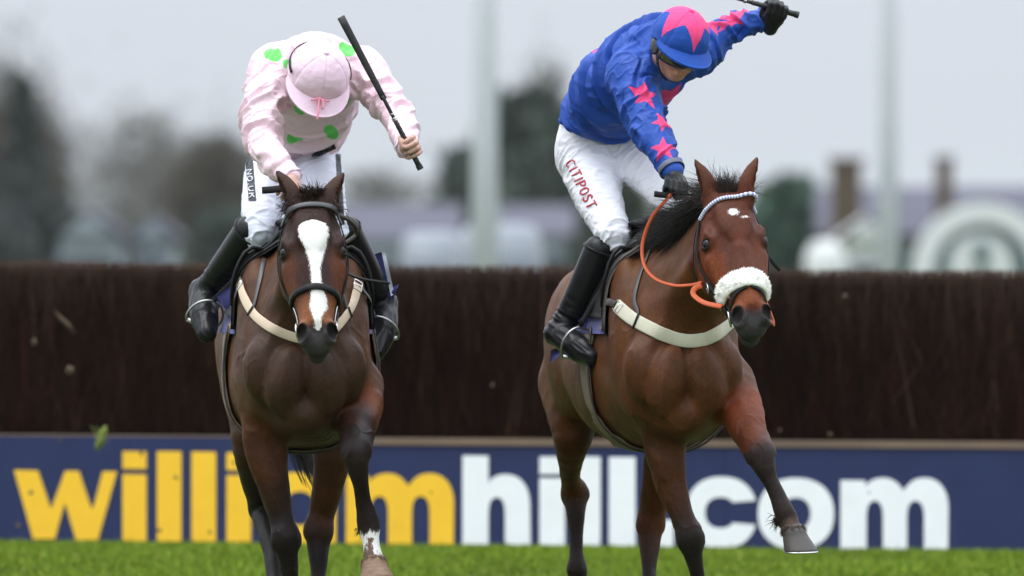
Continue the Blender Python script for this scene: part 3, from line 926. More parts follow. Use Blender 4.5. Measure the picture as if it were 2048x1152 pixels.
# clods thrown up by the hooves
m_clod = M('turf_clod', (.16, .20, .035), .9, .4, 60, .8, 120); m_soil = M('soil', (.10, .065, .04), .95, .4, 60, .8, 120)
def clod(px, py, y, sx, sz, rot, mat, label):
    c = W(px, py, y); k = y / F
    n = 14; th = np.linspace(0, math.pi, n); V = []
    for i in range(n):
        for j in range(16):
            a = j / 16 * 2 * math.pi
            V.append([math.sin(th[i]) * math.cos(a), math.sin(th[i]) * math.sin(a), math.cos(th[i])])
    V = np.array(V); V *= (1 + .5 * pn(V * 2.2 + px, 2) + .3 * pn(V * 5 + px, 4))[:, None]
    V *= np.array([sx, (sx + sz) / 2, sz]) * k
    ca, sa = math.cos(rot), math.sin(rot); V = V @ np.array([[ca, 0, -sa], [0, 1, 0], [sa, 0, ca]])
    V += c
    return mesh('turf_clod', V, grid_faces(n, 16, True)[:, ::-1], mat, loc=c), c
def clod_thing(*a):
    o, c = clod(*a); props(o, a[-1], 'clod', 'clods of turf flying in front of the fence'); return o, c
o, c = clod_thing(203, 876, 53.5, 7, 24, .35, m_clod, 'green clod of turf with grass flying above the first letter')
mb = MB()
for i in range(26):
    d = unit(RNG.normal(0, 1, 3) + np.array([.2, 0, .9])); p = c + RNG.normal(0, .012, 3) * [1, 1, 1.6]
    mb.add(*tube(np.array([p, p + d * .02, p + d * .045 + RNG.normal(0, .006, 3)]), [.002, .0016, .0004], 4))
mb.build('grass_tuft', m_clod, o)
clod_thing(140, 740, 52.5, 7, 8, .0, m_soil, 'small brown clod in front of the fence above the green clod')
clod_thing(68, 684, 54, 5, 6, .5, m_soil, 'tiny brown clod in front of the fence near the left edge')
clod_thing(130, 645, 54, 4, 26, -.75, m_soil, 'long brown sliver of turf flying in front of the fence on the left')
clod_thing(1690, 592, 54, 4, 5, .0, m_soil, 'tiny brown speck of turf near the fence top on the right')

CRUMB = ['dark crumb of turf over the dot of the first yellow letter i', 'crumb of turf over the left stroke of the yellow letter w', 'low crumb of turf on navy just left of the yellow letter w',
         'crumb of turf over the middle of the second yellow letter l', 'crumb of turf over the dot of the second yellow letter i', 'crumb of turf low over the yellow letter m left of the raised foot',
         'small crumb of turf over the right arch of the yellow letter m', 'crumb of turf low at the foot of the first yellow letter l', 'faint crumb of turf over the last white letter m',
         'pale crumb of turf just above the rail right of the right horse', 'second pale crumb above the rail, farther right of the right horse', 'flat crumb of turf low over the second yellow letter l',
         'crumb of turf before the fence midway between the two horses', 'small crumb of turf on the board top left of the green clod']
for i, (px, py, sx, sz) in enumerate(((283, 905, 3, 6), (62, 985, 4, 4), (36, 1052, 4, 5), (352, 955, 2.5, 5), (468, 925, 3, 4), (742, 1048, 3, 3), (862, 985, 2.5, 2), (318, 1060, 3, 5), (1738, 985, 2, 2), (1560, 860, 3, 3), (1660, 868, 4, 3), (420, 1064, 4, 2.5), (985, 770, 4, 3), (120, 880, 3, 3))):
    o, c = clod(px, py, 55.0, sx, sz, i * .7, m_soil, ''); props(o, CRUMB[i], 'turf crumb', 'crumbs of turf in the air'); o.name = 'turf_crumb'
# ================================================================== horses
def frame(axis, nrm):
    a = unit(axis); n = unit(np.asarray(nrm, float) - a * np.dot(a, nrm)); l = np.cross(n, a)
    return a, n, l

def coat_mat(name):
    m, N, L, b = nt(name)
    setp(b, rough=.42, spec=.17)
    tc = N.new('ShaderNodeTexCoord')
    ca = N.new('ShaderNodeAttribute'); ca.attribute_name = 'col'
    mk = N.new('ShaderNodeAttribute'); mk.attribute_name = 'mark'
    def noise(scale, det, sc=None, dist=0.):
        n = N.new('ShaderNodeTexNoise'); n.inputs['Scale'].default_value = scale; n.inputs['Detail'].default_value = det; n.inputs['Distortion'].default_value = dist
        if sc:
            mp = N.new('ShaderNodeMapping'); mp.inputs['Scale'].default_value = sc; L.new(tc.outputs['Object'], mp.inputs[0]); L.new(mp.outputs[0], n.inputs['Vector'])
        else: L.new(tc.outputs['Object'], n.inputs['Vector'])
        return n.outputs['Fac']
    def rng(src, a, b_, c, d):
        r = N.new('ShaderNodeMapRange'); r.inputs['From Min'].default_value = a; r.inputs['From Max'].default_value = b_; r.inputs['To Min'].default_value = c; r.inputs['To Max'].default_value = d
        L.new(src, r.inputs['Value']); return r.outputs[0]
    def mulc(a, fac):
        mx = N.new('ShaderNodeMix'); mx.data_type = 'RGBA'; mx.blend_type = 'MULTIPLY'; mx.inputs[0].default_value = 1
        L.new(a, mx.inputs[6]); L.new(fac, mx.inputs[7]); return mx.outputs[2]
    c = mulc(ca.outputs['Color'], rng(noise(9, 5), .3, .7, .74, 1.26))
    c = mulc(c, rng(noise(260, 3, (1, 1, .22)), .3, .7, .72, 1.3))
    c = mulc(c, rng(noise(70, 4), .3, .7, .84, 1.16))
    mud = N.new('ShaderNodeMix'); mud.data_type = 'RGBA'; L.new(rng(noise(95, 2), .69, .73, 0, .8), mud.inputs[0]); L.new(c, mud.inputs[6]); mud.inputs[7].default_value = (.075, .052, .034, 1); c = mud.outputs[2]
    hair = noise(330, 2, (1, 1, .15))
    ad = N.new('ShaderNodeMath'); ad.operation = 'MULTIPLY_ADD'; ad.inputs[1].default_value = .026
    L.new(hair, ad.inputs[0]); L.new(mk.outputs['Fac'], ad.inputs[2])
    st = rng(ad.outputs[0], .0155, .0105, 0, 1)
    m2 = N.new('ShaderNodeMix'); m2.data_type = 'RGBA'; L.new(st, m2.inputs[0]); L.new(c, m2.inputs[6]); m2.inputs[7].default_value = (.72, .70, .66, 1)
    L.new(m2.outputs[2], b.inputs['Base Color'])
    L.new(rng(noise(14, 4), .3, .7, .40, .56), b.inputs['Roughness'])
    bp = N.new('ShaderNodeBump'); bp.inputs['Strength'].default_value = .6; bp.inputs['Distance'].default_value = .002
    L.new(noise(420, 3, (1, 1, .2), .4), bp.inputs['Height']); L.new(bp.outputs[0], b.inputs['Normal'])
    return m

def strands(name, roots, dirs, lens, w, mat, parent, grav=.5, curl=.02, seg=6, seed=0, side=None):
    """tapered three sided hair locks"""
    n = len(roots); rg = np.random.default_rng(seed)
    P = np.asarray(roots, float).copy(); D = np.asarray(dirs, float).copy()
    D = D + np.stack([pn(P * 45, 20 + i) for i in range(3)], 1) * .55 * np.linalg.norm(D, axis=1).mean()
    D /= np.linalg.norm(D, axis=1)[:, None]
    lens = np.broadcast_to(lens, (n,)); w = np.broadcast_to(w, (n,))
    pts = [P.copy()]
    ph = rg.uniform(0, 6.28, n)
    for i in range(seg):
        D = D + np.array([0, 0, -grav / seg]) + rg.normal(0, curl, (n, 3))
        D /= np.linalg.norm(D, axis=1)[:, None]
        P = P + D * (lens / seg)[:, None]; pts.append(P.copy())
    pts = np.stack(pts, 1)
    R0 = rg.normal(0, 1, (n, 3)); U = np.cross(D, R0); U /= np.linalg.norm(U, axis=1)[:, None]; Wv = np.cross(D, U)
    V = []
    for i in range(seg + 1):
        r = (w * (1 - (i / seg) ** 1.6 * .92))[:, None]
        for a in (0, 2.09, 4.19):
            V.append(pts[:, i] + r * (math.cos(a) * U + math.sin(a) * Wv))
    V = np.stack(V, 1).reshape(-1, 3)
    k = np.arange(n)[:, None] * (3 * (seg + 1)); Fs = []
    for i in range(seg):
        for j in range(3):
            a = i * 3 + j; b = i * 3 + (j + 1) % 3
            Fs.append(k + np.array([[a, b, b + 3, a + 3]]))
    return mesh(name, V, np.concatenate(Fs), mat, parent)

m_hoof = M('hoof_horn', s2l(66, 60, 56), .5, .2, 30, .3, 60, stretch=(1, 1, 6))
m_hoof_pale = M('pale_hoof_horn', s2l(126, 98, 76), .55, .45, 30, .3, 60, stretch=(1, 1, 6))
m_steel = M('polished_steel', (.62, .62, .62), .22, .05, 50, metal=1.0)
m_eye = M('horse_eye', (.010, .006, .005), .12, .0, 5, spec=.3)
m_mane = M('black_mane', (.014, .011, .010), .48, .5, 30, spec=.15)
m_black_leather = M('black_leather', (.010, .0095, .0095), .42, .3, 40, .25, 250, spec=.18)
m_brown_leather = M('dark_brown_leather', (.035, .025, .02), .42, .3, 40, .25, 250)

class Horse: pass

def build_horse(h):
    """h: O, yaw, head (poll, nose, normal), legs, ears, colours"""
    fw = np.array([math.sin(h.yaw), -math.cos(h.yaw), 0]); la = np.array([math.cos(h.yaw), math.sin(h.yaw), 0]); up = np.array([0, 0, 1.])
    T = lambda b, u, z: h.O - fw * b + la * u + up * z
    h.T, h.fw, h.la = T, fw, la
    s = SDF()
    # trunk: b, halfwidth, bottom, top, taper
    hw = h.get('wide', 1.0)
    s.loft(h.O, -fw, la, up, [
        [.00, .150 * hw, .93, 1.30, .10], [.10, .205 * hw, .85, 1.42, .16], [.28, .232 * hw, .81, 1.52, .28], [.50, .255 * hw, .78, 1.585, .34],
        [.75, .290 * hw, .77, 1.52, .18], [1.0, .302 * hw, .79, 1.46, .08], [1.22, .290 * hw, .85, 1.465, .06], [1.42, .292 * hw, .93, 1.49, .12],
        [1.60, .262 * hw, .97, 1.455, .16], [1.74, .20 * hw, 1.0, 1.36, .1], [1.82, .10, 1.06, 1.24, 0]], k=.04, p=2.25)
    # withers ridge and croup
    s.cone(T(.36, 0, 1.50), T(.72, 0, 1.545), .055, .04, .08)
    for sd in (-1, 1):
        sh = np.array([la * 1.0, unit(-fw * .42 + up * .9), np.cross(la, unit(-fw * .42 + up * .9))])
        s.ell(T(.27, sd * .172 * hw, 1.21), (.078, .33, .125), sh, .042)                       # shoulder blade
        s.ell(T(.055, sd * .150 * hw, 1.08), (.082, .085, .125), np.array([la, fw, up]), .028)   # point of shoulder
        s.ell(T(-.005, sd * .072, 1.045), (.078, .075, .130), np.array([unit(la + sd * up * .25), fw, unit(up - sd * la * .25)]), .015)     # breast muscle
        s.ell(T(1.45, sd * .165 * hw, 1.18), (.125, .235, .25), np.array([la, fw, up]), .07)    # haunch
        s.ell(T(1.38, sd * .19 * hw, 1.02), (.085, .14, .15), np.array([la, fw, up]), .06)     # stifle
    s.ell(T(.12, 0, .915), (.115, .16, .095), np.array([la, fw, up]), .05)
    # neck
    poll, nose = h.poll, h.nose
    ha, hn, hl = frame(nose - poll, h.nrm)
    if np.dot(hl, la) < 0: hl = -hl
    L = np.linalg.norm(nose - poll)
    H = lambda t, l, n: poll + ha * L * t + hl * l + hn * n
    h.H, h.hl, h.hn, h.ha, h.hL = H, hl, hn, ha, L
    nb = T(.36, 0, 1.285); ne = H(.10, 0, -.125)
    nax = unit(ne - nb); nl = unit(la * .5 + hl * .5 - nax * np.dot(nax, la * .5 + hl * .5)); ncr = np.cross(nl, nax)
    if ncr[2] < 0: ncr = -ncr
    NL = np.linalg.norm(ne - nb)
    s.loft(nb, nax, nl, ncr, [[-.12, .15, -.26, .25, .2], [.0, .160, -.27, .245, .25], [.25, .132, -.235, .205, .25], [.5, .102, -.185, .165, .22], [.75, .082, -.145, .135, .15], [1.0, .074, -.125, .112, .05], [1.08, .06, -.08, .09, 0]], L=NL, k=.075, p=2.1)
    h.nb, h.nax, h.nl, h.ncr, h.NL = nb, nax, nl, ncr, NL
    # jugular groove line muscle
    for sd in (-1, 1):
        s.cone(nb + nax * .02 + nl * sd * .10 - ncr * .14, nb + nax * NL * .9 + nl * sd * .055 - ncr * .07, .05, .03, .05)
    # head
    hs = h.get('hs', 1.0)
    hk = [[.0, .066, -.15, -.005, .0], [.07, .086, -.20, .006, .02], [.15, .103, -.235, .014, .08], [.25, .110, -.262, .016, .08], [.35, .112, -.268, .012, .08], [.45, .107, -.245, .006, .10],
          [.55, .095, -.20, .002, .12], [.65, .081, -.162, .0, .12], [.75, .063, -.135, -.002, .06], [.84, .058, -.12, -.004, .0], [.91, .060, -.112, -.010, -.06], [.97, .056, -.106, -.024, -.04], [1.01, .046, -.095, -.042, 0], [1.03, .03, -.085, -.055, 0]]
    hk = [[r[0], r[1] * hs, r[2], r[3], r[4]] for r in hk]
    s.loft(poll, ha, hl, hn, hk, L=L, k=.03, p=2.7)
    HR = np.array([hl, ha, hn])
    for sd in (-1, 1):
        s.ell(H(.37, sd * .083 * hs, -.165), (.034, .115, .095), HR, .03)                  # cheek
        s.ell(H(.292, sd * .094 * hs, -.026), (.020, .036, .022), HR, .028)                # brow
        s.ell(H(.343, sd * .108 * hs, -.030), (.020, .024, .020), HR, .014, sub=True)     # eye socket
        s.cone(H(.44, sd * .093 * hs, -.065), H(.60, sd * .082 * hs, -.075), .013, .008, .03)   # facial crest
        s.ell(H(.205, sd * .088 * hs, .004), (.032, .05, .024), HR, .03, sub=True)         # hollow over the eye
        s.ell(H(.43, sd * .055, .022), (.018, .08, .014), HR, .03, sub=True)
        # nostril
        s.ell(H(.925, sd * .049 * hs, -.028), (.027, .046, .036), HR, .016)
    s.ell(H(.2, 0, .008), (.06, .09, .018), HR, .04)                                       # forehead
    s.cone(H(.45, 0, -.012), H(.84, 0, -.018), .030, .026, .03)                            # nasal bone
    s.ell(H(.975, 0, -.075), (.040, .040, .048), HR, .02)                                  # upper lip
    s.ell(H(.972, 0, -.124), (.038, .046, .034), HR, .022)                                 # lower lip, chin
    s.ell(H(1.04, 0, -.104), (.07, .022, .0035), HR, .006, sub=True)
    for sd in (-1, 1):
        nr = np.array([unit(hl * 1 + hn * .35 * sd), unit(ha - hl * sd * .35), unit(hn - hl * sd * .3)])
        s.ell(H(.928, sd * .052 * hs, .002), (.0185, .034, .050), nr, .005, sub=True)
    for sd in (-1, 1):                                                                     # lids round the eye
        E = H(.342, sd * .0985 * hs, -.046); o_ = unit(hn * .62 + sd * hl * .78); ER = np.array([o_, ha, unit(np.cross(ha, o_))])
        s.ell(E + o_ * .001, (.0235, .0245, .027), ER, .014)
        s.ell(E + o_ * .023 + ha * .001, (.022, .0150, .0225), ER, .003, sub=True)
    # ears
    for e in h.ears:
        base, tip, face = e[:3]
        ea, en, el = frame(tip - base, face)
        EL = np.linalg.norm(tip - base)
        s.loft(base, ea, el, en, [[-.15, .024, -.030, .026, 0], [.05, .028, -.040, .027, 0], [.3, .030, -.047, .027, 0], [.52, .026, -.044, .025, 0], [.75, .017, -.030, .018, 0], [.92, .008, -.012, .008, 0], [1.0, .003, -.004, .003, 0]], L=EL, k=.02, p=2.0)
        if len(e) > 3:
            s.loft(base + en * .012, ea, el, en, [[.12, .010, -.010, .03, 0], [.3, .019, -.022, .03, 0], [.52, .017, -.022, .03, 0], [.75, .010, -.012, .03, 0], [.88, .003, -.003, .02, 0]], L=EL, k=.006, p=2.0, sub=True)
    # legs
    for nm, pts in h.legs.items():
        P = np.array([[*W(p[0], p[1], p[2]), p[3]] for p in pts])
        h.legpts[nm] = P
        s.chain(P, k=h.get('legk', .045) if 'fore' in nm else .06, sub=3)
        fore = 'fore' in nm
        ik = {'fore_r': 5, 'fore_l': 3}.get(nm, 3 if (nm == 'hind_r' and h.coatname[0] == 'd') else 4)      # knee or hock
        ax = unit(P[ik + 1, :3] - P[ik - 1, :3]); bk = unit(-fw - ax * np.dot(-fw, ax)); lt = np.cross(ax, bk)
        c = P[ik, :3]; r = P[ik, 3]
        s.ell(c - bk * r * .15, (r * 1.02, r * .82, r * 1.15), np.array([lt, bk, ax]), .014)
        for sd in (-1, 1): s.ell(c + lt * sd * r * .82 + ax * r * .25, (r * .24, r * .45, r * .5), np.array([lt, bk, ax]), .012)
        s.ell(c + bk * r * .75 - ax * r * .1, (r * .42, r * .5, r * .75), np.array([lt, bk, ax]), .014)
        jf = len(P) - 3 if 'fore' in nm else len(P) - 3
        f0 = P[jf]; up0 = P[ik + 1]
        bo = lambda p, d: np.array([*(p[:3] + bk * d)])
        s.cone(bo(up0, up0[3] * .75), bo(f0, f0[3] * .55), .016, .017, .010)                    # flexor tendon
        s.ell(f0[:3] + bk * f0[3] * .75, (f0[3] * .75, f0[3] * .5, f0[3] * .7), np.array([lt, bk, ax]), .012)
        for sd in (-1, 1): s.ell(f0[:3] + lt * sd * f0[3] * .62 + bk * .006, (f0[3] * .38, f0[3] * .6, f0[3] * .6), np.array([lt, bk, ax]), .010)
        if fore:                                                                                # forearm muscles
            e = P[1, :3]; w_ = P[2, :3]
            for sd, o_ in ((-1, .5), (1, .5)):
                s.chain(np.array([[*(e + lt * sd * P[1, 3] * o_ - bk * P[1, 3] * .35), P[1, 3] * .48], [*(w_ + lt * sd * P[2, 3] * .5 - bk * P[2, 3] * .38), P[2, 3] * .5], [*(P[ik - 1, :3] - bk * P[ik - 1, 3] * .3), P[ik - 1, 3] * .55]]), k=.014, sub=3)
    for f, a in h.extra: getattr(s, f)(*a)
    vox = .0062
    V, Q = polygonize(s, vox, smooth=2)
    N = vnormals(V, Q)
    # soft muscle and skin irregularity
    V = V + N * (pn(V * 9, 1) * .0035 + pn(V * 24, 2) * .0012)[:, None] * smst(np.linalg.norm(V - H(.5, 0, -.1), axis=1), .25, .5)[:, None]
    N = vnormals(V, Q)
    # veins under the skin: contour lines of a smooth noise, strongest on face, forearms and shoulder
    hd = np.linalg.norm(V - H(.5, 0, -.1), axis=1)
    wv = np.clip(smst(-hd, -.34, -.26) * .55 + smst(-V[:, 2], -1.12, -.8) * .7 + smst(-np.linalg.norm(V - T(.1, 0, 1.1), axis=1), -.45, -.25) * .45, 0, 1)
    for sc_, sd_ in ((5.5, 31), (9.0, 37)):
        nv = pn(V * np.array([sc_ * 1.4, sc_ * 1.2, sc_ * .7]), sd_); gate = smst(pn(V * 4, sd_ + 3), -.05, .25) * (V[:, 1] < 42.5)
        V = V + N * (.0042 * np.exp(-(nv / .045) ** 2) * gate * wv)[:, None]
    h.V, h.Q, h.N = V, Q, vnormals(V, Q)
    h.tree = bvh(V, Q)
    return h

def colour_horse(h):
    V, H = h.V, h.H
    n = len(V)
    base = np.array(h.coat)
    C = np.tile(base, (n, 1))
    # broad variation over the body
    v = pn(V * 3.1, 6) * .18 + pn(V * 8, 7) * .10
    C *= (1 + v)[:, None]
    q = V - h.poll
    t = q @ h.ha / h.hL; l = q @ h.hl; d = q @ h.hn
    onhead = (t > -.05) & (t < 1.1) & (d > -.30) & (np.abs(l) < .16) & (V[:, 1] < h.poll[1] + .22)
    def blend(c, w):
        nonlocal C
        C = C + (np.asarray(c) - C) * np.clip(w, 0, 1)[:, None]
    # chest a little darker and greyer, flank warmer
    brk = (V - h.O) @ -h.fw
    blend(h.chest, smst(-brk, -.22, .02) * (V[:, 2] > .8) * (V[:, 2] < 1.35) * ~onhead * .8)
    blend(np.array(h.coat) * 1.25, smst(brk, .45, .9) * ~onhead * .6)
    blend(h.face, onhead * 1.0)
    v2 = pn(V * 14, 9)
    C *= np.where(onhead, 1 + v2 * .16, 1)[:, None]
    # warmer cheeks and muzzle sides, dark muzzle end
    blend(h.warm, onhead * smst(np.abs(l), .045, .085) * smst(t, .32, .46) * (1 - smst(t, .86, .92)) * .75)
    blend(np.array(h.warm) * h.tan, onhead * smst(t, .62, .76) * (1 - smst(t, .84, .91)) * .85)
    blend([.034, .030, .030], onhead * smst(t + v2 * .012 + (.03 * smst(np.abs(l), .03, .05)), .885, .935))
    for sd in (-1, 1):
        e = np.linalg.norm((V - H(.928, sd * .052 * h.hs, -.004)) @ np.array([h.hl / .020, h.ha / .035, h.hn / .050]).T, axis=1)
        blend([.007, .005, .005], 1 - smst(e, 1.02, 1.22))
    blend([.055, .05, .048], onhead * smst(t, .975, 1.01) * smst(np.abs(l), .024, .045) * .8)
    # round the eyes
    for sd in (-1, 1):
        e = np.linalg.norm(V - H(.342, sd * .0985 * h.hs, -.046), axis=1)
        blend([.012, .009, .008], 1 - smst(e, .0245, .031))
    # ears
    for e in h.ears:
        bt, dd = limb_t(V, np.array([e[0], e[1]]))
        blend([.02, .014, .011], (dd < .04) * smst(bt, .72, .98) * .9)
        blend(h.face, (dd < .05) * .7 * (bt > .01))
    # legs
    for nm, (t0, t1, warm) in h.points.items():
        P = h.legpts[nm]; bt, dd = limb_t(V, P)
        r = np.interp(bt, np.arange(len(P)), P[:, 3])
        on = (dd < r + .035) & (bt > .05)
        if warm is not None: blend(warm, on * smst(bt, .4, 1.2) * .75)
        blend(h.dark, on * smst(bt + pn(V * 12, 3) * .35, t0, t1) * .93)
    # inside of the legs / belly shadowless dark hair between the forelegs
    mark = np.full(n, .05)
    for fn in h.marks: mark = np.minimum(mark, fn(V, t, l, d, onhead))
    for leg, c_ in h.coronet.items():
        bt, dd = limb_t(V, h.legpts[leg]); blend(np.array(c_) * (1 + .5 * pn(V * 70, 8))[:, None], (dd < .07) * smst(bt, len(h.legpts[leg]) - 2.7, len(h.legpts[leg]) - 2.2) * .8)
    h.C, h.mark = np.clip(C, .003, 1), mark

def hoof(h, leg, toe, parent, mat, length=.085, shoe=True, rad=.058):
    """horn capsule at the end of a leg"""
    P = h.legpts[leg]; c = P[-1, :3]; ax = unit(P[-1, :3] - P[-2, :3])
    ax = unit(h.hoofax.get(leg, ax)); f = unit(np.asarray(toe) - ax * np.dot(ax, toe)); sd = np.cross(ax, f)
    V = []; n = 24; rows = [(-.03, .60, .0), (-.006, .80, .0), (.02, .86, .001), (.06, .85, .002), (.30, .93, .007), (.55, 1.02, .013), (.85, 1.13, .020), (.97, 1.18, .023), (1., 1.16, .023)]
    for t, k, off in rows:
        for j in range(n):
            a = j / n * 2 * math.pi
            ca, sa = math.cos(a), math.sin(a)
            rr = rad * k * (1.0 + .10 * max(ca, 0) - .10 * max(-ca, 0))
            tt = t * length * (1 + .18 * (ca > 0) * ca - .22 * (ca < 0) * -ca) if t > 0 else t
            rr *= 1 + .008 * math.sin(t * 34 + ca) + .012 * math.sin(a * 3 + t * 5)
            V.append(c + ax * tt + f * (rr * ca + off * 1.1) + sd * rr * sa * .97)
    m = len(rows)
    o = mesh('hoof', V, [grid_faces(m, n, True), np.arange(n)[None, ::-1], (np.arange(n) + (m - 1) * n)[None]], mat, parent)
    rgh = np.random.default_rng(len(h.V) + len(leg)); nn = 260; an = rgh.uniform(0, 6.283, nn)
    R0 = c + np.outer(np.cos(an), f) * rad * .78 + np.outer(np.sin(an), sd) * rad * .76 - ax * rgh.uniform(.006, .026, (nn, 1))
    strands('coronet_hair', R0, ax + (np.outer(np.cos(an), f) + np.outer(np.sin(an), sd)) * .35 + rgh.normal(0, .15, (nn, 3)), rgh.uniform(.012, .026, nn), .0013, M('coronet_hair', h.coronet.get(leg, h.dark), .7, .4, 60), o, grav=.2, curl=.08, seg=3, seed=3)
    if shoe:
        P2 = []
        for j in range(-8, 9):
            a = j / 9 * 2.5; ca, sa = math.cos(a), math.sin(a)
            rr = rad * 1.14 * (1.0 + .10 * max(ca, 0) - .10 * max(-ca, 0)); tt = length * (1 + .18 * max(ca, 0) - .22 * max(-ca, 0))
            P2.append(c + ax * (tt + .004) + f * (rr * ca + .025) + sd * rr * sa * .97)
        mesh('horseshoe', *tube(P2, .0045, 6), m_steel, o)
    return o

class HorseSpec(dict):
    __getattr__ = dict.__getitem__
    __setattr__ = dict.__setitem__

def finish_horse(h, name, label, group, hoofs):
    root = thing('horse', (h.O[0], h.O[1], 0.0), label, 'horse', group)
    h.root = root
    m = coat_mat(h.coatname)
    mesh('body', h.V, h.Q, m, root, attrs={'col': h.C, 'mark': h.mark})
    for sd in (-1, 1):
        c = h.H(.342, sd * .0985 * h.get('hs', 1), -.046) + unit(h.hn * .62 + sd * h.hl * .78) * .0015
        V = []; n = 16
        for i in range(10):
            th = i / 9 * math.pi
            for j in range(n):
                a = j / n * 2 * math.pi
                V.append(c + .0200 * (math.sin(th) * math.cos(a) * h.hl * .8 + math.sin(th) * math.sin(a) * h.ha * 1.15 + math.cos(th) * h.hn))
        mesh('eye', V, grid_faces(10, n, True), m_eye, root)

    for leg, toe, mat, kw in hoofs:
        hoof(h, leg, toe, root, mat, **kw)
    return root

# ------------------------------------------------------------------ left horse (dark bay with a blaze)
A = HorseSpec(legpts={}, hoofax={}, coronet={'fore_l': s2l(104, 82, 66)}, coatname='dark_bay_coat', extra=[], wide=.98)
A.O = np.array([-.762, 41.74, 0.]); A.yaw = math.radians(2.6)
A.poll = W(621, 396, 41.40); A.nose = W(635, 682, 41.14); A.nrm = np.array([.02, -1, .45])
A.hs = 1.04
A.ears = [(W(586, 410, 41.40), W(553, 340, 41.44), np.array([-1, -.25, .0]), 1), (W(661, 410, 41.40), W(689, 344, 41.44), np.array([1, -.25, .0]), 1)]
A.legs = {
 'fore_r': [(526, 770, 42.0, .105), (530, 835, 41.98, .090), (532, 900, 41.97, .078), (547, 970, 41.96, .060), (563, 1036, 41.96, .046), (571, 1076, 41.95, .053), (575, 1112, 41.96, .038), (580, 1160, 41.98, .031), (584, 1205, 42.0, .036), (585, 1222, 42.0, .039), (587, 1250, 41.96, .032), (589, 1276, 41.93, .040)],
 'fore_l': [(712, 775, 42.05, .105), (718, 815, 41.95, .088), (714, 855, 41.82, .070), (711, 900, 41.66, .053), (714, 928, 41.64, .043), (721, 965, 41.66, .030), (728, 1005, 41.69, .030), (736, 1040, 41.71, .042), (739, 1056, 41.71, .041), (743, 1090, 41.69, .032), (748, 1130, 41.66, .044)],
 'hind_r': [(516, 800, 43.12, .11), (506, 870, 43.02, .086), (509, 945, 43.08, .060), (524, 1012, 43.18, .050), (532, 1045, 43.12, .046), (545, 1110, 42.98, .033), (552, 1180, 42.86, .036), (554, 1195, 42.85, .040), (556, 1228, 42.80, .032), (558, 1254, 42.76, .040)],
 'hind_l': [(672, 790, 43.2, .11), (667, 890, 43.05, .078), (658, 960, 43.07, .062), (645, 1022, 43.12, .050), (638, 1058, 43.12, .054), (637, 1100, 43.1, .040), (637, 1150, 43.06, .030), (638, 1195, 43.02, .038), (639, 1228, 42.97, .032), (640, 1252, 42.93, .040)],
}
A.coat = s2l(76, 47, 27); A.chest = s2l(54, 36, 25); A.face = s2l(46, 26, 19); A.warm = s2l(94, 50, 25); A.tan = np.array([2.0, 2.4, 2.8]); A.dark = (.0065, .0058, .006)
wl_ = s2l(76, 41, 22)
A.points = {'fore_r': (1.8, 4.3, wl_), 'fore_l': (1.2, 2.6, s2l(98, 47, 22)), 'hind_r': (1.0, 3.0, s2l(40, 25, 17)), 'hind_l': (2.2, 5.6, s2l(74, 42, 24))}
def blaze_A(V, t, l, d, on):
    tt = [.175, .20, .235, .28, .34, .42, .50, .60, .66, .71, .76, .81, .86, .90, .925]
    w = [.0, .044, .056, .054, .043, .027, .019, .0185, .024, .030, .034, .022, .013, .012, .0]
    c = [.002, .002, .004, .005, .007, .007, .005, .006, .009, .012, .010, .005, .004, .004, .004]
    ww = np.interp(t, tt, w); cc = np.interp(t, tt, c)
    r = np.abs(l - cc) - ww
    r = np.where((t < .175) | (t > .925), .05, r)
    return np.where(on & (d > -.09), r, .05)
def sock_A(V, *_):
    P = A.legpts['fore_l']; bt, dd = limb_t(V, P)
    lat = (V - P[-2, :3])[:, 0]
    g = np.where(lat > .004, 8.35, 8.45) + .12 * np.sin(V[:, 0] * 160)
    st = .010 - np.abs(lat + .004 + .004 * np.sin(V[:, 2] * 90))
    r = np.maximum(np.maximum((g - bt) * .03, (bt - 9.25 - .45 * (lat > .006) + .25 * pn(V * 60, 5)) * .03), np.where((bt > 8.7) & (lat < .02), st, -.05) + .004 * pn(V * 90, 6))
    return np.where(dd < .07, r, .05)
A.marks = [blaze_A, sock_A]
A.coatname = 'dark_bay_coat'
build_horse(A); colour_horse(A)
finish_horse(A, 'horse', 'dark bay racehorse with a long white blaze galloping under the rider in pink', 'racehorses', [
    ('fore_r', (0, -1, .1), m_hoof, {}), ('fore_l', (.1, -1, .3), m_hoof_pale, dict(shoe=False, rad=.056, length=.07)), ('hind_r', (0, -1, 0), m_hoof, {}), ('hind_l', (0, -1, 0), m_hoof, {})])

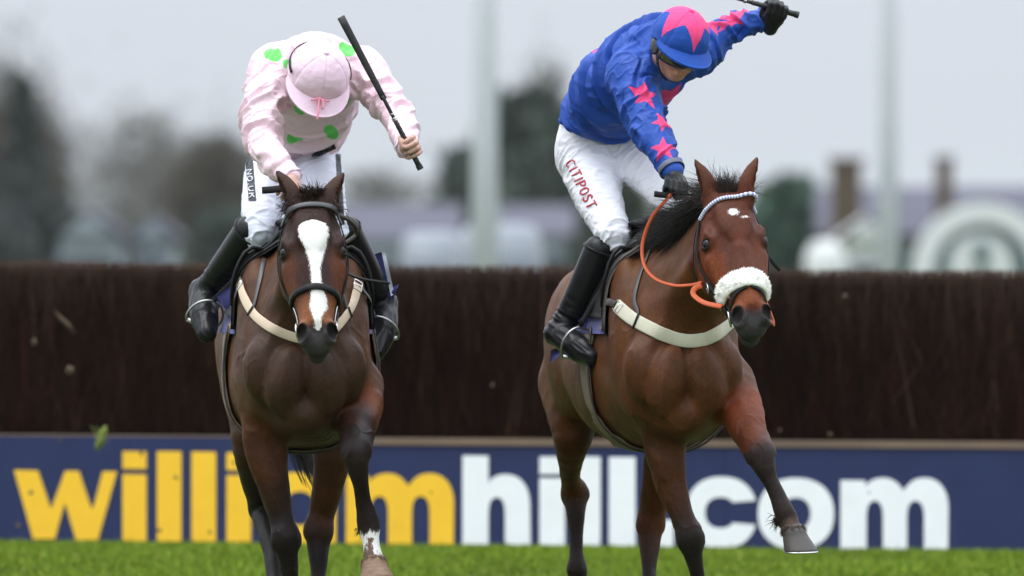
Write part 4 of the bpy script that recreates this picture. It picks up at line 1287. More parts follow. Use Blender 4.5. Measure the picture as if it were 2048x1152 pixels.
# ------------------------------------------------------------------ right horse (bright bay with a small star)
B = HorseSpec(legpts={}, hoofax={}, coronet={'fore_l': s2l(70, 52, 42)}, coatname='bright_bay_coat', extra=[], wide=.93)
B.O = np.array([.640, 41.78, 0.]); B.yaw = math.radians(9.0)
B.poll = W(1456, 385, 41.42); B.nose = W(1511, 643, 41.13); B.nrm = np.array([.20, -1, .42])
B.hs = 1.05
B.ears = [(W(1418, 402, 41.44), W(1390, 318, 41.46), np.array([-1, -.2, .1]), 1), (W(1495, 400, 41.40), W(1515, 313, 41.42), np.array([1, -.2, .1]), 1)]
B.legs = {
 'fore_r': [(1325, 770, 42.02, .105), (1324, 840, 41.98, .085), (1330, 905, 41.97, .072), (1342, 970, 41.96, .058), (1363, 1028, 41.95, .043), (1380, 1074, 41.94, .049), (1387, 1110, 41.95, .036), (1395, 1150, 41.97, .028), (1402, 1205, 41.99, .035), (1404, 1222, 41.99, .038), (1408, 1250, 41.95, .031), (1410, 1276, 41.92, .040)],
 'fore_l': [(1452, 770, 42.0, .11), (1478, 815, 41.9, .086), (1496, 860, 41.78, .066), (1519, 905, 41.66, .053), (1527, 928, 41.63, .044), (1540, 960, 41.62, .032), (1556, 995, 41.61, .031), (1570, 1026, 41.60, .040), (1574, 1036, 41.60, .040), (1582, 1054, 41.58, .035), (1587, 1066, 41.56, .041)],
 'hind_r': [(1140, 770, 43.35, .125), (1146, 850, 43.2, .088), (1142, 905, 43.22, .060), (1141, 955, 43.36, .038), (1149, 985, 43.44, .050), (1151, 1015, 43.42, .040), (1152, 1060, 43.40, .028), (1153, 1105, 43.38, .027), (1155, 1140, 43.37, .038), (1156, 1160, 43.40, .032), (1158, 1184, 43.42, .036)],
 'hind_l': [(1330, 800, 43.15, .115), (1330, 880, 43.0, .08), (1318, 950, 43.05, .064), (1306, 1010, 43.1, .052), (1301, 1045, 43.12, .052), (1299, 1090, 43.1, .040), (1299, 1145, 43.06, .027), (1301, 1190, 43.02, .037), (1302, 1225, 42.97, .031), (1303, 1250, 42.93, .039)],
}
B.hoofax = {'fore_l': np.array([.12, -.12, -1.])}
B.coat = s2l(86, 51, 25); B.chest = s2l(80, 46, 24); B.face = s2l(80, 38, 20); B.warm = s2l(108, 52, 22); B.tan = np.array([1.1, 1.2, 1.3]); B.dark = (.011, .0095, .009)
B.points = {'fore_r': (2.6, 5.4, s2l(70, 38, 22)), 'fore_l': (2.0, 3.6, s2l(108, 48, 22)), 'hind_r': (3.2, 5.8, s2l(66, 33, 18)), 'hind_l': (3.6, 6.5, s2l(78, 38, 20))}
def star_B(V, t, l, d, on):
    r = np.sqrt(((t - .185) * B.hL) ** 2 + ((l + .004) * .75) ** 2) - .014
    r2 = np.sqrt(((t - .225) * B.hL + (l - .035) * .1) ** 2 * 4 + ((l - .036) * .5) ** 2) - .008
    return np.where(on & (d > -.06), np.minimum(r, r2), .05)
B.marks = [star_B]
B.coatname = 'bright_bay_coat'
build_horse(B); colour_horse(B)
finish_horse(B, 'horse', 'bright bay racehorse in a white sheepskin noseband galloping under the rider in blue', 'racehorses', [
    ('fore_r', (0, -1, .1), m_hoof, {}), ('fore_l', (.55, -.8, .1), m_hoof, dict(rad=.053, length=.070)), ('hind_r', (0, -1, .3), m_hoof, {}), ('hind_l', (0, -1, 0), m_hoof, {})])

# manes, forelocks, tails
def hair_line(h, n, t0, t1, side, ln, seed, out=.6, upw=.4, back=.5):
    rg = np.random.default_rng(seed); t = rg.uniform(t0, t1, n)
    hi = np.interp(t, [-.12, 0, .25, .5, .75, 1.0], [.25, .245, .205, .165, .135, .112])
    R = h.nb + np.outer(t * h.NL, h.nax) + np.outer(hi - .012, h.ncr) + np.outer(rg.normal(0, .008, n), h.nl)
    D = h.ncr * upw + np.outer(np.ones(n), h.nl * side * out) - h.nax * back + rg.normal(0, .22, (n, 3))
    return R, D, ln * rg.uniform(.55, 1.15, n)
R_, D_, L_ = hair_line(A, 1600, .25, 1.05, -.3, .085, 1, out=.3, upw=1.0, back=.3)
strands('mane', R_, D_, L_, .0016, m_mane, A.root, grav=.8, curl=.08, seed=1)
rg = np.random.default_rng(5)
n = 1100
m_fore = M('brown_forelock', (.026, .015, .010), .5, .5, 30, spec=.12)
R_ = np.array([A.H(t, l, -.01 - .03 * rg.random()) for t, l in zip(rg.uniform(-.06, .075, n), rg.normal(0, .030, n))])
D_ = np.outer(np.ones(n), -A.ha * .55 + A.hn * .55) + np.outer((R_ - A.poll) @ A.hl * 9, A.hl) + rg.normal(0, .35, (n, 3))
strands('forelock', R_, D_, .06 * rg.uniform(.5, 1.2, n), .0016, m_fore, A.root, grav=1.3, curl=.16, seed=2)
n = 420                                                         # tufts at the ear roots
for sd, e in zip((-1, 1), A.ears):
    R_ = np.array(e[0]) + rg.normal(0, .016, (n, 3)) - A.hn * .012
    strands('ear_tuft', R_, np.outer(np.ones(n), A.hl * sd * .55 + A.ha * .35 + A.hn * .25) + rg.normal(0, .35, (n, 3)), .035 * rg.uniform(.5, 1.2, n), .0018, M('ear_hair', A.face, .55, .4, 40), A.root, grav=.5, curl=.12, seed=3)
def tail(h, pts, n, spread, seed):
    rg = np.random.default_rng(seed); P = spline(np.array([W(*p) for p in pts]), 4); m = len(P)
    V = []; F_ = []; tt = np.linspace(0, 1, m)
    offs = rg.normal(0, 1, (n, 3)); offs2 = rg.normal(0, 1, (n, 3))
    mb = MB()
    for i in range(n):
        k = int(m * rg.uniform(.6, 1.0)); k = max(k, 5)
        env = (.25 + .75 * np.sin(np.minimum(tt[:k] * 1.1, 1) * math.pi * .62))[:, None]
        Q = P[:k] + spread * env * (offs[i] + offs2[i] * .5 * tt[:k, None])
        mb.add(*tube(Q[::2] if k > 8 else Q, np.linspace(.0045, .0012, len(Q[::2] if k > 8 else Q)), 3, caps=False))
    mb.build('tail', m_mane, h.root)
tail(A, [(600, 560, 43.55), (596, 640, 43.72), (592, 760, 43.82), (596, 860, 43.78), (612, 930, 43.72), (634, 975, 43.68)], 260, .022, 3)
tail(B, [(1190, 560, 43.62), (1185, 640, 43.78), (1188, 740, 43.86), (1200, 820, 43.88), (1215, 850, 43.86)], 160, .024, 4)
R_, D_, L_ = hair_line(B, 4600, .08, 1.02, -1, .19, 7, out=.55, upw=.80, back=.65)
strands('mane', R_, D_, L_, .0017, m_mane, B.root, grav=.8, curl=.07, seed=6, seg=7)
n = 2600
R_ = np.array([B.H(t, l, -.02 - .05 * rg.random()) for t, l in zip(rg.uniform(-.03, .05, n), rg.normal(.006, .028, n))])
D_ = np.outer(np.ones(n), -B.ha * 1.1 + B.hn * .05 - B.hl * .12) + np.outer((R_ - B.poll) @ B.hl * 8 + .0, B.hl) + rg.normal(0, .30, (n, 3))
m_foreb = M('dark_brown_forelock', (.036, .027, .023), .5, .5, 30, spec=.12)
strands('forelock', R_, D_, .115 * rg.uniform(.3, 1.15, n), .0013, m_foreb, B.root, grav=.9, curl=.11, seed=8, seg=7)
# fetlock hair
for h_, leg, i, nn in ((B, 'fore_l', 8, 120), (A, 'fore_l', 8, 40)):
    P = h_.legpts[leg][i]; R_ = P[:3] + np.array([-.030, .0, 0]) + rg.normal(0, .008, (nn, 3)) + np.array([0, .012, -.004])
    strands('fetlock_hair', R_, np.outer(np.ones(nn), [-.6, .2, -.55]) + rg.normal(0, .25, (nn, 3)), .036 * rg.uniform(.5, 1.2, nn), .0014, m_mane, h_.root, grav=.4, curl=.1, seed=9)
# ================================================================== riders
def rowsW(pts): return np.array([[*W(p[0], p[1], p[2]), p[3]] for p in pts])
def off(P, d):
    P = np.array(P, float).copy(); P[:, 3] += d; return P

def orth(d, s):
    s = unit(s); d = unit(np.asarray(d, float) - s * np.dot(d, s)); return d, s, np.cross(d, s)

class Fist: pass
def fist(wrist, d, s, back, sc=1.0, stub=True):
    """a hand closed round a bar: d wrist to knuckles, s towards the thumb, back = rough direction of the back of the hand"""
    d, s, n = orth(d, s)
    if np.dot(n, back) < 0: n = -n
    f = Fist(); f.stub = stub; f.w, f.d, f.s, f.n, f.sc = np.asarray(wrist, float), d, s, n, sc
    f.bar = f.w + (d * .078 - n * .026) * sc
    return f
def add_fist(S, f, o=0.0):
    P = lambda a, b, c: f.w + (f.d * a + f.s * b + f.n * c) * f.sc
    k = f.sc
    R = np.array([f.d, f.s, f.n])
    S.cone(P(-.045 if f.stub else -.004, 0, 0), P(.01, 0, 0), .027 * k + o, .026 * k + o, .012)
    S.ell(P(.048, .002, -.002), np.array([.048, .040, .0165]) * k + o, R, .012)
    S.ell(P(.03, .026, -.014), np.array([.034, .017, .017]) * k + o, R, .012)          # ball of the thumb
    for i, (ln, r) in enumerate(((.95, .0095), (1.05, .0100), (.98, .0095), (.82, .0085))):
        b = .031 - .0205 * i; kn = .088 - .004 * abs(i - 1)
        pts = [P(.05, b * .8, .004), P(kn, b, .006), P(kn + .026 * ln, b * 1.02, -.014), P(kn + .014 * ln, b * 1.02, -.042 * ln), P(kn - .014, b * 1.02, -.046 * ln), P(kn - .028, b, -.032)]
        rr = [r * .9, r * 1.08, r, r * .95, r * .9, r * .8]
        S.chain(np.array([[*p, x * k + o] for p, x in zip(pts, rr)]), k=.0035, sub=2, sm=False)
    pts = [P(.012, .028, -.008), P(.045, .046, -.022), P(.078, .040, -.042), P(.092, .018, -.052)]
    S.chain(np.array([[*p, x * k + o] for p, x in zip(pts, (.014, .0125, .011, .009))]), k=.005, sub=3)

def rider(j):
    """j: joints and limbs; returns root with body, shirt, breeches, boots, cap"""
    root = thing('person', W(*j.base), j.label, 'person', 'jockeys riding the racehorses')
    root.location.z = max(root.location.z, 0)
    j.root = root
    u = unit(j.up); f = unit(j.fwd - u * np.dot(u, j.fwd)); l = np.cross(f, u)
    j.u, j.f, j.l = u, f, l
    hc = j.head; HP = lambda a, b, c: hc + f * a + l * b + u * c
    R = np.array([l, f, u])
    s = SDF()
    s.ell(HP(-.012, 0, .015), (.074, .094, .098), R, .02)
    s.ell(HP(.018, 0, -.055), (.058, .066, .075), R, .03)                      # face
    s.ell(HP(.045, 0, -.103), (.034, .032, .024), R, .025)                     # chin
    s.cone(HP(.080, 0, -.012), HP(.106, 0, -.048), .009, .0145, .014)          # nose
    s.cone(HP(.100, -.012, -.052), HP(.100, .012, -.052), .008, .008, .008)
    for b in (-1, 1):
        s.ell(HP(.088, b * .031, -.008), (.020, .014, .013), R, .014, sub=True)
        s.ell(HP(.068, b * .031, -.010), (.013, .013, .013), R, .006)
        s.ell(HP(.060, b * .042, -.045), (.022, .022, .020), R, .02)           # cheek bones
        s.ell(HP(-.005, b * .078, -.028), (.010, .019, .031), R, .008)         # ears
    s.cone(HP(.082, -.018, -.079), HP(.082, .018, -.079), .008, .008, .008)    # lips
    s.ell(HP(.094, 0, -.079), (.022, .01, .0025), R, .004, sub=True)
    nk = j.torso[-1, :3] * .75 + hc * .25
    s.cone(hc - u * .06 - f * .02, j.torso[-1, :3], .054, .062, .03)
    s.chain(off(j.torso, -.028), k=.03, flat=(j.chest, .74))
    for a in j.arms: s.chain(off(a, -.020), k=.03)
    for fz in j.fists: add_fist(s, fz, -.0025 if j.gloves else 0)
    for t in j.thighs: s.chain(off(t, -.018), k=.04)
    for b in j.boots: s.chain(off(b[0], -.014), k=.03); s.chain(off(b[1], -.014), k=.02)
    V, Q = polygonize(s, .0046, 1)
    N = vnormals(V, Q)
    C = np.tile(np.array(j.skin), (len(V), 1))
    C *= (1 + .18 * pn(V * 40, 3) + .12 * pn(V * 12, 5))[:, None]
    for fz in j.fists:                                                          # reddened knuckles
        for i in range(4):
            kk = fz.w + fz.d * .088 + fz.s * (.031 - .0205 * i) + fz.n * .006
            w = np.exp(-(np.linalg.norm(V - kk, axis=1) / .016) ** 2)[:, None]; C = C * (1 - .35 * w) + np.array([.42, .16, .12]) * .35 * w
    m, Nn, L, b = nt('skin'); setp(b, rough=.5, sss=.08)
    at = Nn.new('ShaderNodeAttribute'); at.attribute_name = 'col'; L.new(at.outputs['Color'], b.inputs['Base Color'])
    mesh('body', V, Q, m, root, attrs={'col': np.clip(C, 0, 1)})

    # silk shirt
    s = SDF()
    s.chain(j.torso_cloth, k=.05, flat=(j.chest, .80))
    for a in j.arms:
        s.chain(a, k=.05)
        s.ell(a[0, :3], (.086, .086, .086), None, .05)
    s.cone(j.torso[-1, :3], hc * .62 + j.torso[-1, :3] * .38 - u * .02, .082, .066, .04)
    for fn, a in j.shirt_extra: getattr(s, fn)(*a)
    def cut(P, v):
        return np.maximum(v, ((P - j.hem[0]) @ j.hem[1]).astype(f32))
    V, Q = polygonize(s, .0037, 2, cut)
    N = vnormals(V, Q)
    disp = np.zeros(len(V))
    for a in j.arms:
        bt, dd = limb_t(V, a); on = smst(-dd, -.14, -.10)
        ax = unit(a[-1, :3] - a[0, :3]); al = V @ ax
        q = V - np.outer(al, ax)
        wp = np.stack([pn(V * 6, 41), pn(V * 6, 42), pn(V * 6, 43)], 1) * .35
        w1 = pn(q * 8 + np.outer(al, ax) * 10 + np.outer(al, [5., -2, 3]) + wp, 4)
        w2 = pn(q * 17 + np.outer(al, ax) * 24 + np.outer(al, [9., -4, 3]) + wp, 5)
        w3 = pn(q * 34 + np.outer(al, ax) * 50 + wp * 2, 6)
        disp += on * (.012 * (np.exp(-(w1 / .15) ** 2) - .95 * np.exp(-((w1 - .27) / .13) ** 2)) + .004 * (np.exp(-(w2 / .15) ** 2) - .35) + .001 * (np.exp(-(w3 / .16) ** 2) - .35)) * (.5 + .75 * np.exp(-((bt - 1.6) / 1.0) ** 2)) * (bt < len(a) - 1.08)
    tq = V - j.torso[1, :3]; sp = unit(j.torso[-1, :3] - j.torso[0, :3]); al = tq @ sp
    q = tq - np.outer(al, sp)
    arm_d = np.min([limb_t(V, a)[1] for a in j.arms], 0); ont = smst(arm_d, .09, .15)
    w1 = pn(q * 3.6 + np.outer(al, sp) * 10 + np.outer(q @ j.chest, sp) * 6, 7); w2 = pn(q * 10 + np.outer(al, sp) * 24, 8)
    w3 = pn(tq * 30, 9)
    disp += ont * (.016 * (np.exp(-(w1 / .14) ** 2) - .95 * np.exp(-((w1 - .26) / .12) ** 2)) + .004 * (np.exp(-(w2 / .16) ** 2) - .4) + .0009 * (np.exp(-(w3 / .16) ** 2) - .35))
    V = V + N * disp[:, None]
    j.SV, j.SQ = V, Q; j.stree = bvh(V, Q)
    pat = np.full(len(V), .05)
    for fn in j.patterns: pat = np.minimum(pat, fn(V))
    mesh('silk_shirt', V, Q, j.m_shirt, root, attrs={'pat': pat})

    # breeches
    s = SDF()
    for t in j.thighs: s.chain(t, k=.05)
    s.chain(j.hips, k=.06, flat=(j.chest, .86))
    V, Q = polygonize(s, .0040, 2)
    N = vnormals(V, Q); disp = np.zeros(len(V))
    for t in j.thighs:
        bt, dd = limb_t(V, t); on = smst(-dd, -.15, -.10)
        ax = unit(t[-1, :3] - t[0, :3]); al = V @ ax; q = V - np.outer(al, ax)
        w1 = pn(q * 9 + np.outer(al, ax) * 26 + np.outer(al, [4, 2, 0.]), 11); w2 = pn(q * 6 + np.outer(al, ax) * 13, 12)
        kn = np.exp(-((bt - (len(t) - 1.35)) / .75) ** 2); hp = np.exp(-((bt - .3) / .6) ** 2)
        w3 = pn(V * np.array([14., 14, 30]) + 3, 14); w4 = pn(q * 16 + np.outer(al, ax) * 46, 15)
        disp += on * (.010 * (np.exp(-(w1 / .15) ** 2) - .4) * (.2 + kn + .5 * hp) + .006 * (np.exp(-(w2 / .14) ** 2) - .4) * (.4 + hp) + .0014 * (np.exp(-(w3 / .15) ** 2) - .35) + .004 * (np.exp(-(w4 / .15) ** 2) - .35) * kn)
    V = V + N * disp[:, None]
    j.BV, j.BQ = V, Q; j.btree = bvh(V, Q)
    pat = np.full(len(V), .05)
    for fn in j.bpatterns: pat = np.minimum(pat, fn(V))
    j.breeches = mesh('breeches', V, Q, j.m_breech, root, attrs={'pat': pat})

    # boots
    for calf, foot in j.boots:
        s = SDF()
        s.chain(calf, k=.03); s.chain(foot, k=.022)
        hd = unit(foot[0, :3] - foot[-1, :3])
        s.cone(foot[0, :3] + hd * .015, foot[0, :3] + hd * .030 + (foot[0, :3] - calf[-2, :3]) * .12, .040, .034, .02)
        V, Q = polygonize(s, .0046, 2)
        N = vnormals(V, Q); bt, dd = limb_t(V, calf)
        ax = unit(calf[-1, :3] - calf[0, :3]); al = V @ ax; q = V - np.outer(al, ax)
        w1 = pn(q * 8 + np.outer(al, ax) * 44, 13)
        an = np.exp(-((bt - (len(calf) - 1.4)) / .8) ** 2)
        V = V + N * (.0055 * (.5 - np.abs(w1) * 2.0) * an)[:, None]
        bo = mesh('boot', V, Q, m_boot, root)
        # top edge of the boot
        a0, a1 = calf[0], calf[1]; ax = unit(a1[:3] - a0[:3]); e = unit(np.cross(ax, [0, 1, .2])); g_ = np.cross(ax, e)
        c0 = a0[:3] - ax * .004
        P = [c0 + (a0[3] * 1.00) * (math.cos(t) * e + math.sin(t) * g_) for t in np.linspace(0, 2 * math.pi, 25)]
        mesh('boot_top', *tube(P, .006, 6), m_boot, bo)

    # cap over the helmet
    cr = np.array(j.capr)
    n, mm = 120, 44; V = []; pat = []
    cc = HP(-.006, 0, .022)
    for i in range(mm):
        for k in range(n):
            ph = k / n * 2 * math.pi
            thm = math.radians(96 - 4 * math.cos(ph) + 14 * max(-math.cos(ph), 0))
            th = (i / (mm - 1)) ** .9 * thm + 1e-3
            seam = abs(((ph / (2 * math.pi) * 6 + .5) % 1) - .5)            # six gores
            dd = -.0030 * math.exp(-(seam / .035) ** 2) * min(1, th * 3)
            dd += .0022 * math.sin(th * 9 + 3 * math.sin(ph * 3)) * max(0, th - .9) * 1.2
            w = np.array([math.sin(th) * math.sin(ph), math.sin(th) * math.cos(ph), math.cos(th)])
            r = cr + dd
            V.append(cc + l * w[0] * r[0] + f * w[1] * r[1] + u * w[2] * r[2])
            pat.append((th * .115, ph))
    V = np.array(V); nz = pn(V * 26, 15) * .0016 + pn(V * 60, 16) * .0007
    V = cc + (V - cc) * (1 + nz / .11)[:, None]
    pat = np.array(pat)
    pa = np.array([j.cap_pattern(a, b_) for a, b_ in pat]) if j.cap_pattern else np.full(len(V), .05)
    cap = mesh('cap', V, grid_faces(mm, n, True), j.m_cap, root, attrs={'pat': pa})
    sol = cap.modifiers.new('thickness', 'SOLIDIFY'); sol.thickness = .004
    # peak
    V = []; nn, ms = 40, 8
    for lay_ in (0, 1):
        for i in range(ms):
            tt = i / (ms - 1)
            for k in range(nn):
                ph = math.radians(-84 + 168 * k / (nn - 1)); ex = j.peak * math.cos(ph * .98) ** .55 * tt
                th = math.radians(96 - 4 * math.cos(ph)) - .03
                w = np.array([math.sin(th) * math.sin(ph), math.sin(th) * math.cos(ph), math.cos(th)]) * cr
                p = np.array([w[0] + ex * math.sin(ph) * .35, w[1] + ex * math.cos(ph * .7), w[2] - ex * .34 - .010 * tt * math.cos(ph) - .006 * math.sin(ph) ** 2 * tt])
                p[2] += (.003 if lay_ == 0 else -.003)
                V.append(cc + l * p[0] + f * p[1] + u * p[2])
    g0 = grid_faces(ms, nn); o = ms * nn
    rim = np.array([[(ms - 1) * nn + k, (ms - 1) * nn + k + 1, o + (ms - 1) * nn + k + 1, o + (ms - 1) * nn + k] for k in range(nn - 1)])
    mesh('peak', V, [g0[:, ::-1], g0 + o, rim], j.m_cap, cap, attrs={'pat': np.full(len(V), .05)})
    # button
    bp_ = cc + u * cr[2]
    mesh('button', *tube([bp_ - u * .004, bp_ + u * .004, bp_ + u * .006], [.011, .010, .003], 12), j.m_cap, cap, attrs={'pat': np.full(36, -.05 if j.cap_pattern else .05)})
    j.HP, j.cc, j.cr, j.cap = HP, cc, cr, cap
    return root

m_boot = M('boot_leather', (.009, .009, .010), .33, .35, 22, .3, 90, spec=.22)
m_pink = M_pattern('pink_silk', s2l(238, 208, 219), s2l(112, 210, 108), rough=.5, bump=.4, bscale=16, var=.05, sheen=.1, spec=.15, noise=.002, nscale=60)
m_pinkcap = M_pattern('pink_cap_silk', s2l(230, 200, 216), s2l(120, 230, 105), rough=.5, bump=.3, bscale=55, var=.05, sheen=.1, spec=.15)
m_blue = M_pattern('blue_silk', s2l(35, 73, 157), s2l(222, 66, 120), rough=.5, bump=.4, bscale=16, var=.10, spec=.25)
m_bluecap = M_pattern('blue_cap_silk', s2l(36, 76, 160), s2l(232, 72, 128), rough=.5, bump=.25, bscale=60, var=.06, spec=.12)
m_breech_a = M_pattern('white_breeches_navy_stripe', s2l(222, 225, 238), s2l(13, 15, 34), rough=.55, bump=.5, bscale=26, var=.04, sheen=.2)
m_breech_b = M_pattern('white_breeches', s2l(230, 230, 236), s2l(24, 28, 56), rough=.55, bump=.5, bscale=26, var=.05, sheen=.2)
m_glove = M('black_glove', (.010, .010, .011), .4, .3, 40, .3, 200, spec=.25)

def star2(px, py, R, rot=0., rf=.42):
    """signed distance to a five pointed star, vectorised"""
    c, s_ = math.cos(rot), math.sin(rot)
    x = np.abs(c * px - s_ * py); y = s_ * px + c * py
    k1 = np.array([.809016994375, -.587785252292]); k2 = np.array([-k1[0], k1[1]])
    d = 2 * np.maximum(k1[0] * x + k1[1] * y, 0); x = x - d * k1[0]; y = y - d * k1[1]
    d = 2 * np.maximum(k2[0] * x + k2[1] * y, 0); x = x - d * k2[0]; y = y - d * k2[1]
    x = np.abs(x); y = y - R
    ba = rf * np.array([-k1[1], k1[0]]) - np.array([0, 1.])
    h = np.clip((x * ba[0] + y * ba[1]) / (ba @ ba), 0, R)
    return np.hypot(x - ba[0] * h, y - ba[1] * h) * np.sign(y * ba[0] - x * ba[1])

def on_surface(getj, px, py, fn):
    """pattern function placed on the shirt at the point seen at (px, py)"""
    def g(V):
        j = getj()
        h = shoot(j.stree, px, py)
        if h is None: return np.full(len(V), .05)
        c, n = h
        n = unit(n + np.array([0, -.35, 0])); e1 = unit(np.cross([0, 0, 1.], n)); e2 = np.cross(n, e1)
        if e1[0] < 0: pass
        q = V - c
        r = fn(q @ e1, q @ e2)
        return np.where(np.abs(q @ n) < .09, r, .05)
    return g
def dot_(r, asp=1.0, rot=0.):
    c, s_ = math.cos(rot), math.sin(rot)
    def fn(x, y):
        a = c * x + s_ * y; b = (-s_ * x + c * y) / asp
        return np.hypot(a, b) - r
    return fn
def star_(r, rot=0.):
    return lambda x, y: star2(x, y, r, rot)

# ---- rider in pink
JA = HorseSpec(gloves=False, shirt_extra=[], bpatterns=[])
JA.base = (590, 470, 42.75)
JA.label = 'jockey in pale pink silks with green spots bent low with head down and whip raised'
JA.head = W(634, 158, 42.12); JA.up = np.array([.26, -.72, .64]); JA.fwd = np.array([.07, -.55, -.66])
JA.capr = (.116, .128, .120); JA.peak = .060
JA.torso = rowsW([(592, 300, 42.88, .150), (600, 255, 42.72, .145), (616, 200, 42.55, .165), (632, 140, 42.40, .160)])
JA.torso_cloth = rowsW([(600, 300, 42.86, .125), (602, 262, 42.74, .152), (617, 205, 42.55, .178), (631, 142, 42.40, .168)])
JA.chest = np.array([0, -.55, -.83])
JA.hem = (W(600, 318, 42.86), unit(np.array([0, .6, -.8])))
a1 = rowsW([(550, 142, 42.36, .080), (529, 195, 42.27, .078), (523, 262, 42.18, .072), (540, 312, 42.08, .060), (578, 352, 42.0, .044)])
a2 = rowsW([(722, 146, 42.36, .080), (758, 185, 42.30, .068), (794, 230, 42.22, .061), (810, 266, 42.10, .054), (814, 292, 41.99, .042)])
JA.arms = [a1, a2]
wd = unit(W(684, 40, 41.86) - W(836, 330, 41.93))
JA.fists = [fist(W(583, 357, 41.98), (.30, -.66, -.45), (1, .05, -.35), (.1, -.5, .8)), fist(W(814, 294, 41.96), (.55, -.75, -.30), wd, (1, -.1, .3))]
JA.thighs = [rowsW([(558, 318, 42.84, .108), (536, 370, 42.64, .094), (524, 420, 42.48, .078), (524, 458, 42.38, .064), (510, 480, 42.42, .050)]),
             rowsW([(624, 318, 42.84, .104), (642, 372, 42.62, .088), (654, 420, 42.48, .074), (664, 456, 42.38, .062), (682, 480, 42.42, .050)])]
JA.hips = rowsW([(600, 296, 42.87, .128), (594, 325, 42.92, .150)])
JA.boots = [(rowsW([(500, 463, 42.41, .062), (472, 503, 42.50, .060), (441, 545, 42.60, .054), (414, 580, 42.68, .047)]), rowsW([(404, 584, 42.70, .049), (408, 630, 42.58, .054), (414, 666, 42.49, .036)])),
            (rowsW([(690, 463, 42.41, .062), (716, 512, 42.50, .060), (743, 565, 42.60, .053), (764, 604, 42.66, .048)]), rowsW([(770, 612, 42.68, .050), (764, 660, 42.56, .056), (748, 706, 42.46, .038)]))]
JA.skin = s2l(190, 150, 134)
JA.m_shirt, JA.m_cap, JA.m_breech = m_pink, m_pinkcap, m_breech_a
gA = lambda: JA
JA.patterns = [on_surface(gA, 546, 107, dot_(.030, 1.25, .7)), on_surface(gA, 574, 128, dot_(.018)), on_surface(gA, 693, 98, dot_(.032)), on_surface(gA, 590, 276, dot_(.034, .75, .3)),
               on_surface(gA, 663, 264, dot_(.021, 1.6, .9)), on_surface(gA, 690, 208, dot_(.024, 1.5, .6)), on_surface(gA, 603, 214, dot_(.028)), on_surface(gA, 640, 72, dot_(.0)),]
JA.cap_pattern = None
def stripe_A(V):
    px, py = project(V); out_ = np.full(len(V), .05)
    for x0, x1, y0, y1, w in ((497, 505, 302, 403, 8), (676, 684, 308, 450, 5.5)):
        t = np.clip((py - y0) / (y1 - y0), 0, 1); cx = x0 + (x1 - x0) * t
        r = np.maximum(np.abs(px - cx) - w, np.maximum(y0 - py, py - y1)) / 530.
        out_ = np.minimum(out_, r)
    return out_
JA.bpatterns = [stripe_A]
rider(JA)

# ---- rider in blue
JB = HorseSpec(gloves=True, shirt_extra=[], bpatterns=[])
JB.base = (1200, 480, 42.75)
JB.label = 'jockey in royal blue silks with pink stars leaning forward with whip arm flung up'
JB.head = W(1358, 88, 42.10); JB.up = np.array([.34, -.42, .84]); JB.fwd = np.array([.42, -.72, -.52])
JB.capr = (.106, .120, .118); JB.peak = .052
JB.torso = rowsW([(1196, 285, 42.86, .150), (1212, 222, 42.70, .145), (1250, 160, 42.54, .160), (1306, 112, 42.42, .150)])
JB.torso_cloth = rowsW([(1196, 282, 42.86, .158), (1207, 224, 42.72, .156), (1256, 163, 42.55, .190), (1312, 114, 42.42, .164)])
JB.chest = np.array([.42, -.62, -.66])
JB.hem = (W(1205, 262, 42.76), unit(np.array([-.22, .3, -.9])))
b1 = rowsW([(1264, 150, 42.27, .088), (1280, 200, 42.18, .080), (1298, 252, 42.09, .070), (1324, 302, 42.01, .056), (1345, 342, 41.95, .042)])
b2 = rowsW([(1392, 104, 42.44, .080), (1428, 74, 42.49, .062), (1470, 54, 42.53, .052), (1510, 42, 42.52, .046), (1543, 36, 42.50, .041)])
JB.arms = [b1, b2]
wdb = unit(W(1450, -2, 42.42) - W(1572, 31, 42.45))
JB.fists = [fist(W(1349, 348, 41.94), (.30, -.70, -.40), (1, .1, -.2), (.1, -.6, .8)), fist(W(1541, 55, 42.49), (.15, -.70, .60), wdb, (.45, -.7, .5), stub=False)]
JB.thighs = [rowsW([(1176, 312, 42.80, .116), (1193, 385, 42.62, .094), (1214, 438, 42.50, .075), (1228, 472, 42.42, .066), (1234, 508, 42.46, .052)]),
             rowsW([(1258, 308, 42.84, .102), (1296, 345, 42.64, .086), (1335, 388, 42.46, .070), (1362, 418, 42.36, .064), (1376, 450, 42.42, .05)])]
JB.hips = rowsW([(1192, 258, 42.82, .142), (1190, 300, 42.90, .152)])
JB.boots = [(rowsW([(1199, 503, 42.42, .062), (1172, 565, 42.44, .060), (1143, 622, 42.46, .053), (1120, 658, 42.47, .047)]), rowsW([(1117, 668, 42.46, .049), (1150, 692, 42.36, .052), (1182, 715, 42.26, .035)])),
            (rowsW([(1380, 450, 42.42, .060), (1412, 510, 42.54, .058), (1436, 570, 42.66, .051), (1450, 604, 42.72, .046)]), rowsW([(1452, 612, 42.74, .048), (1452, 650, 42.62, .05), (1446, 684, 42.52, .035)]))]
JB.skin = s2l(190, 138, 116)
JB.m_shirt, JB.m_cap, JB.m_breech = m_blue, m_bluecap, m_breech_b
gB = lambda: JB
JB.patterns = [on_surface(gB, 1290, 190, star_(.052, .25)), on_surface(gB, 1326, 243, star_(.046, -.4)), on_surface(gB, 1327, 297, star_(.053, -.1)), on_surface(gB, 1338, 196, star_(.075, .6)),
               on_surface(gB, 1422, 46, star_(.060, .3)), on_surface(gB, 1467, 34, star_(.055, -.3)), on_surface(gB, 1503, 20, star_(.045, .8)), on_surface(gB, 1190, 104, star_(.022, .2))]
